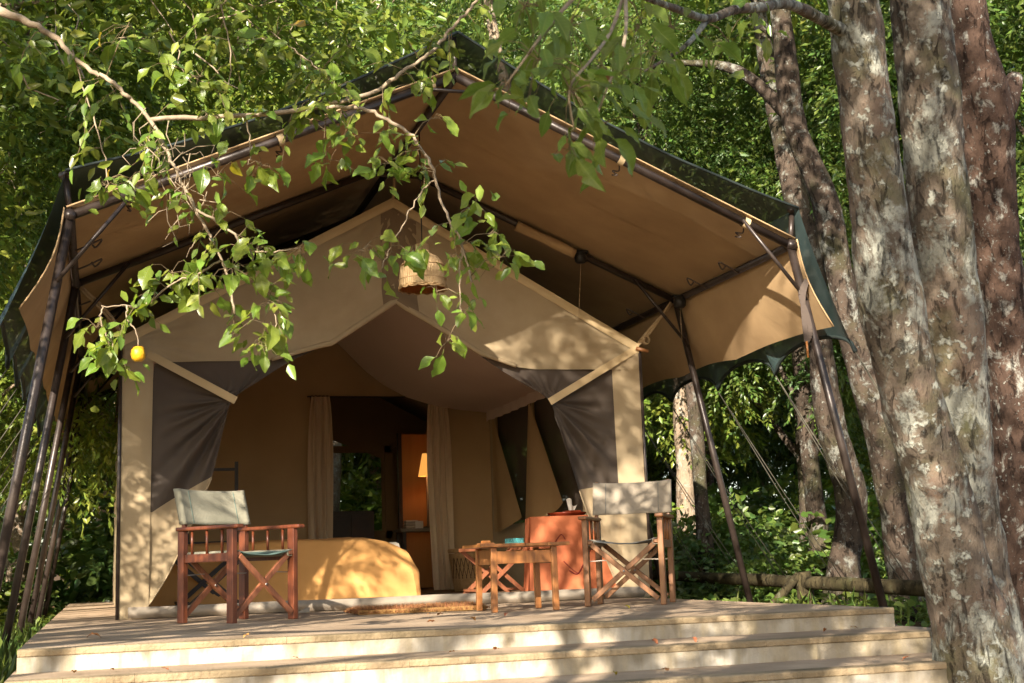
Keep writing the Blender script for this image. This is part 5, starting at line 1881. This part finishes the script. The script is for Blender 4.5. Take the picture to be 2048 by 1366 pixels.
# ------------------------------------------------------------------ forest behind
def forest():
    G1 = 'trees close behind the tent'
    L1 = 'bushy lime green tree crowding close behind the tent roof'
    for (x, y, h, kind) in ((-4.6, 5.5, 7.5, 'lime'), (-6.0, 8.5, 9, 'lime'), (-3.4, 9.2, 9, 'lime'), (-1.2, 9.6, 9.5, 'lime'), (1.0, 10.2, 9.5, 'mid'), (-2.2, 12.5, 11, 'mid'), (0.2, 13.0, 11, 'lime'), (-5.0, 12.5, 11, 'lime')):
        auto_tree(L1, x, y, h, 0.15, 'bark_pale', kind, 9, 1.05, (random.uniform(-0.6, 0.6), random.uniform(-0.5, 0.3)), G1, 0.5 if -1.5 < x < 1.5 else 0.22, 1.5)
    G2 = 'trees of the shady wood'
    L2 = 'leafy tree in the shady wood beyond the log rail'
    for (x, y, h, kind) in ((3.0, 10.5, 10, 'mid'), (5.2, 9.5, 9.5, 'mid'), (7.4, 6.5, 9, 'lime'), (6.2, 4.0, 8.5, 'mid'), (8.5, 3.2, 9, 'deep'), (9.5, 6.8, 9.5, 'lime'), (7.5, 10.5, 11, 'mid'), (10.8, 10.0, 11, 'lime'), (3.5, 14.5, 12, 'mid'), (6.3, 14.8, 12, 'lime'), (9.5, 14.5, 12.5, 'lime'), (12.8, 13.0, 12, 'deep'), (7.2, 0.6, 8.5, 'mid'), (11.8, 5.2, 10, 'mid')):
        auto_tree(L2, x, y, h, random.uniform(0.11, 0.19), random.choice(['bark_dark', 'bark_right', 'bark_dark']), kind, 8, 1.1, (random.uniform(-0.8, 0.8), random.uniform(-0.5, 0.5)), G2, 0.3, 1.6)
    G3 = 'tall trees at the back of the wood'
    L3 = 'tall hazy green tree closing off the back of the wood'
    k = 0
    for (y, x0, x1, n, h, sc) in ((20, -6, 18, 9, 15, 1.8), (28, -8, 26, 9, 20, 2.6), (40, -9, 36, 7, 27, 3.2)):
        for i in range(n):
            x = x0 + (x1 - x0) * (i + 0.5) / n + random.uniform(-0.7, 0.7)
            auto_tree(L3, x, y + random.uniform(-1.5, 1.5), h, 0.2 * sc / 1.6, random.choice(['bark_dark', 'bark_pale']), random.choice(['lime', 'mid', 'deep', 'deep']), 9, sc, (random.uniform(-1, 1), 0), G3, 0.15, sc * 1.5)
            k += 1
forest()

def leafy_left():
    b = (-4.9, 0.4, gz(-4.9, 0.4))
    cr = [('big', (-3.6, -0.6, 4.3), 0.8), ('big', (-2.6, 0.6, 5.2), 0.9), ('big', (-3.9, 1.2, 3.4), 0.75), ('big', (-1.3, 1.4, 5.7), 0.9), ('big', (-4.2, 0.0, 6.0), 1.0), ('big', (-3.1, 2.0, 4.4), 0.9), ('big', (-0.1, 2.2, 6.0), 0.85)]
    lm = [[(-4.85, 0.4, 2.6, 0.06), ((-4.85 + c[1][0]) / 2, (0.4 + c[1][1]) / 2, c[1][2] - 0.5, 0.035), (*c[1], 0.01)] for c in cr]
    tt = tree('pale branched tree with large yellow green leaves over the left roof corner', b, [(-4.9, 0.4, b[2] - 0.1, 0.2), (-4.85, 0.4, 2.6, 0.14), (-4.6, 0.5, 4.6, 0.1), (-4.3, 0.6, 6.2, 0.05)], 'bark_pale', cr, lm, None, 'leafy_tree')
    r = random.Random(5)
    mb = MB()
    for k, c, sc in cr:
        for j in range(26):
            p = Vector(c) + Vector((r.gauss(0, 0.5), r.gauss(-0.4, 0.4), r.gauss(0, 0.35))) * sc
            d = Vector((r.gauss(0, 0.6), r.gauss(0, 0.4), r.gauss(-0.2, 0.5))).normalized() * r.uniform(0.25, 0.8)
            mb.tube([p, p + d * 0.35 + Vector((r.gauss(0, 0.03), 0, r.gauss(0, 0.03))), p + d * 0.7 + Vector((r.gauss(0, 0.04), 0, r.gauss(0, 0.04))), p + d], [0.009, 0.007, 0.005, 0.002], 5, False)
    o = mb.build('twigs', 'bark_thin', tt, off=b)
    o["kind"] = "stuff"
leafy_left()

def understory():
    spots = []
    r = random.Random(17)
    for k in range(46):
        x, y = r.uniform(4.6, 13), r.uniform(0.5, 15)
        if x < 5.3 and y < 2: continue
        spots.append((x, y, r.choice(['shrub', 'shrubd', 'shrub', 'shrubl']), r.uniform(0.7, 1.5)))
    for k in range(18):
        spots.append((r.uniform(-6.5, -3.9), r.uniform(3.0, 12), r.choice(['shrubl', 'shrub', 'shrubd']), r.uniform(0.7, 1.3)))
    for k in range(16):
        xx, yy = r.uniform(-3, 4.5), r.uniform(8.6, 12)
        if 0.3 < xx < 3.0: yy += 4
        spots.append((xx, yy, r.choice(['shrub', 'shrubd', 'shrubl']), r.uniform(1.0, 1.9)))
    spots += [(1.3, 13.0, 'shrubl', 1.5), (2.3, 13.2, 'shrubl', 1.6), (1.9, 14.2, 'shrub', 1.8), (-3.9, 2.4, 'shrubl', 0.5), (-3.8, 3.0, 'shrubl', 0.6), (-4.3, 4.2, 'shrubl', 0.8), (4.9, 2.9, 'shrub', 0.6), (5.4, 0.6, 'shrubd', 0.5), (5.6, -1.0, 'shrub', 0.45), (4.6, 3.6, 'shrubd', 0.6), (5.3, 4.6, 'shrub', 0.9)]
    for (x, y, kind, s) in spots:
        lab = {'shrub': 'rounded mid green broad leaved shrub in the undergrowth', 'shrubd': 'dark green broad leaved shrub in the shaded undergrowth', 'shrubl': 'bright yellow green shrub in the undergrowth'}[kind]
        base = (x, y, gz(x, y))
        t = thing('shrub', lab, 'shrub', base, 0, {'shrub': 'mid green shrubs', 'shrubd': 'dark green shrubs', 'shrubl': 'yellow green shrubs'}[kind])
        put_crown(kind, (0, 0, 0.55 * s), s, t, 'foliage')
        b = MB()
        for q in range(4):
            a = q * 1.6 + x
            b.tube([(0.03 * math.cos(a), 0.03 * math.sin(a), -0.05), (0.18 * s * math.cos(a), 0.18 * s * math.sin(a), 0.3 * s), (0.35 * s * math.cos(a), 0.35 * s * math.sin(a), 0.7 * s)], [0.02, 0.014, 0.006], 5)
        b.build('stems', 'bark_dark', t)
    # low creeping ground cover and grass, uncountable
    rr = np.random.default_rng(4)
    n = 26000
    x = np.concatenate([rr.uniform(3.4, 12, n // 2), rr.uniform(-6, -2.8, n // 4), rr.uniform(-5, 5, n // 4)])
    y = np.concatenate([rr.uniform(-2.0, 12, n // 2), rr.uniform(-1.5, 10, n // 4), rr.uniform(7.8, 13, n // 4)])
    keep = np.array([nz(a * 0.7, b_ * 0.7, 5.0) > -0.12 for a, b_ in zip(x, y)])
    x, y = x[keep], y[keep]
    n = len(x)
    z = np.array([gz(a, b_) for a, b_ in zip(x, y)]) + rr.uniform(0.02, 0.22, n)
    A = rr.normal(size=(n, 3))
    A[:, 2] = rr.uniform(-0.3, 0.3, n)
    Nn = rr.normal(size=(n, 3)) * 0.4 + np.array([0, -0.2, 1])
    L = rr.uniform(0.05, 0.13, n)
    V, F = leaf_arrays(np.c_[x, y, z], A, Nn, L, L * 0.75, True)
    o = link(bpy.data.objects.new('ground_cover', mesh_np('ground_cover', V, F, 'leaf_mid')))
    tag(o, 'low creeping green leaves covering the forest floor', 'ground cover', kind='stuff')
    n = 3800
    x = np.concatenate([rr.uniform(-3.6, -2.75, n // 2), rr.uniform(-4.5, -2.8, n // 4), rr.uniform(2.5, 4.6, n // 24)])
    y = np.concatenate([rr.uniform(-5.2, 1.5, n // 2), rr.uniform(0, 6, n // 4), rr.uniform(-2.2, 1.0, n // 24)])
    n = len(x)
    z = np.array([gz(a, b_) for a, b_ in zip(x, y)])
    A = rr.normal(size=(n, 3)) * 0.35 + np.array([0, 0, 1.0])
    Nn = rr.normal(size=(n, 3)) + np.array([0, -1, 0])
    L = rr.uniform(0.10, 0.34, n)
    V, F = leaf_arrays(np.c_[x, y, z - 0.01], A, Nn, L, np.full(n, 0.012), True)
    o = link(bpy.data.objects.new('grass', mesh_np('grass', V, F, 'grass')))
    tag(o, 'tufts of thin grass at the foot of the terrace', 'grass', kind='stuff')
understory()

# ------------------------------------------------------------------ trees on the sunny side that throw the dapples
def shade_trees():
    lab = 'tall loose crowned tree standing before the terrace'
    grp = 'shade trees before the terrace'
    def sun_pt(x, y, z, t):
        return (x + SUN.x * t, y + SUN.y * t, z + SUN.z * t)
    spec = [((-7.6, -6.6), [((1.2, -4.2, 0), 8.0, 0.75), ((-0.5, -3.9, 0.0), 9.5, 0.4), ((-2.2, -0.5, 1.7), 9, 0.6), ((-2.3, 0.0, 0.5), 9.5, 0.42), ((-1.5, -1.5, 0.4), 8, 0.4), ((0.7, -1.9, 0.2), 8.5, 0.5), ((-0.9, 1.0, 0.5), 11, 0.35), ((-2.2, -2.4, 0.0), 9, 0.4)]),
            ((-5.5, -13.5), [((2.2, -4.8, 0.2), 8.2, 0.75), ((2.0, -4.8, 2.2), 9, 0.9), ((3.2, -3.0, 1.2), 10, 0.9), ((1.6, -1.2, 0.6), 9, 0.7), ((1.5, -4.9, 1.2), 9, 0.75), ((2.0, 0, 0.9), 11, 0.7), ((3.2, -3.2, 2.8), 11, 0.9), ((0.9, -2.8, 0.0), 8.5, 0.6), ((1.5, -5.2, 3.2), 10, 0.9), ((0.4, -4.8, -0.2), 8.0, 0.55), ((1.5, -1.3, 0.8), 7.6, 0.5), ((1.6, 0.5, 0.5), 9.5, 0.55), ((1.0, -1.9, 0.1), 7.2, 0.45), ((1.0, -4.2, -0.1), 7.4, 0.5)]),
            ((-11.5, -15.0), [((0.6, 0, 2.5), 15, 0.7), ((1.7, 0, 2.0), 14, 0.75), ((2.6, 0.5, 1.8), 15, 0.9), ((-2.6, -1.8, 2.4), 14, 0.6), ((1.2, 0, 1.5), 15, 0.6), ((1.5, 0, 2.2), 9.5, 0.5), ((2.0, 0, 1.7), 9, 0.45), ((1.9, -5.0, 1.4), 15, 0.9), ((2.0, -5.0, 0.2), 15, 0.8)])]
    for (bx, by), cl in spec:
        base = (bx, by, gz(bx, by))
        cr = [('loose', sun_pt(*p, t), s) for p, t, s in cl]
        top = max(c[1][2] for c in cr)
        limbs = []
        for c in cr:
            limbs.append([(bx, by, c[1][2] * 0.5, 0.08), (bx * 0.5 + c[1][0] * 0.5, by * 0.5 + c[1][1] * 0.5, c[1][2] * 0.85, 0.05), (*c[1], 0.02)])
        tree(lab, base, [(bx, by, base[2] - 0.1, 0.28), (bx, by, 2.5, 0.2), (bx + 0.2, by + 0.2, top * 0.7, 0.14), (bx + 0.3, by + 0.3, top, 0.06)], 'bark_pale', cr, limbs, grp)
shade_trees()

def fallen():
    r = random.Random(2)
    me = leaf_meshes('leaf_dead', 0.06, 0.5)
    mey = leaf_meshes('leaf_yellow', 0.06, 0.5)
    for k in range(26):
        q = r.random()
        if q < 0.45:
            x, y, z = r.uniform(-2.5, 1.9), r.uniform(-3.7, -2.0), 0.006
        elif q < 0.8:
            x, y, z = r.uniform(-2.5, 1.9), r.uniform(-4.3, -4.0), -0.099
        else:
            x, y, z = r.uniform(-2, 1.9), r.uniform(-4.9, -4.6), -0.209
        o = link(bpy.data.objects.new('fallen_leaf', (r.choice(mey) if k % 9 == 0 else r.choice(me))))
        o.location = (x, y, z + 0.012)
        o.rotation_euler = (r.uniform(-0.2, 0.2), r.uniform(-0.3, 0.3), r.uniform(0, 6.28))
        s = r.uniform(0.6, 1.1)
        o.scale = (s, s, s)
        if k % 9 == 0:
            tag(o, 'yellow leaf fallen on the terrace steps', 'leaf', 'yellow fallen leaves')
        else:
            tag(o, 'dry brown leaf fallen on the terrace steps', 'leaf', 'brown fallen leaves')
fallen()
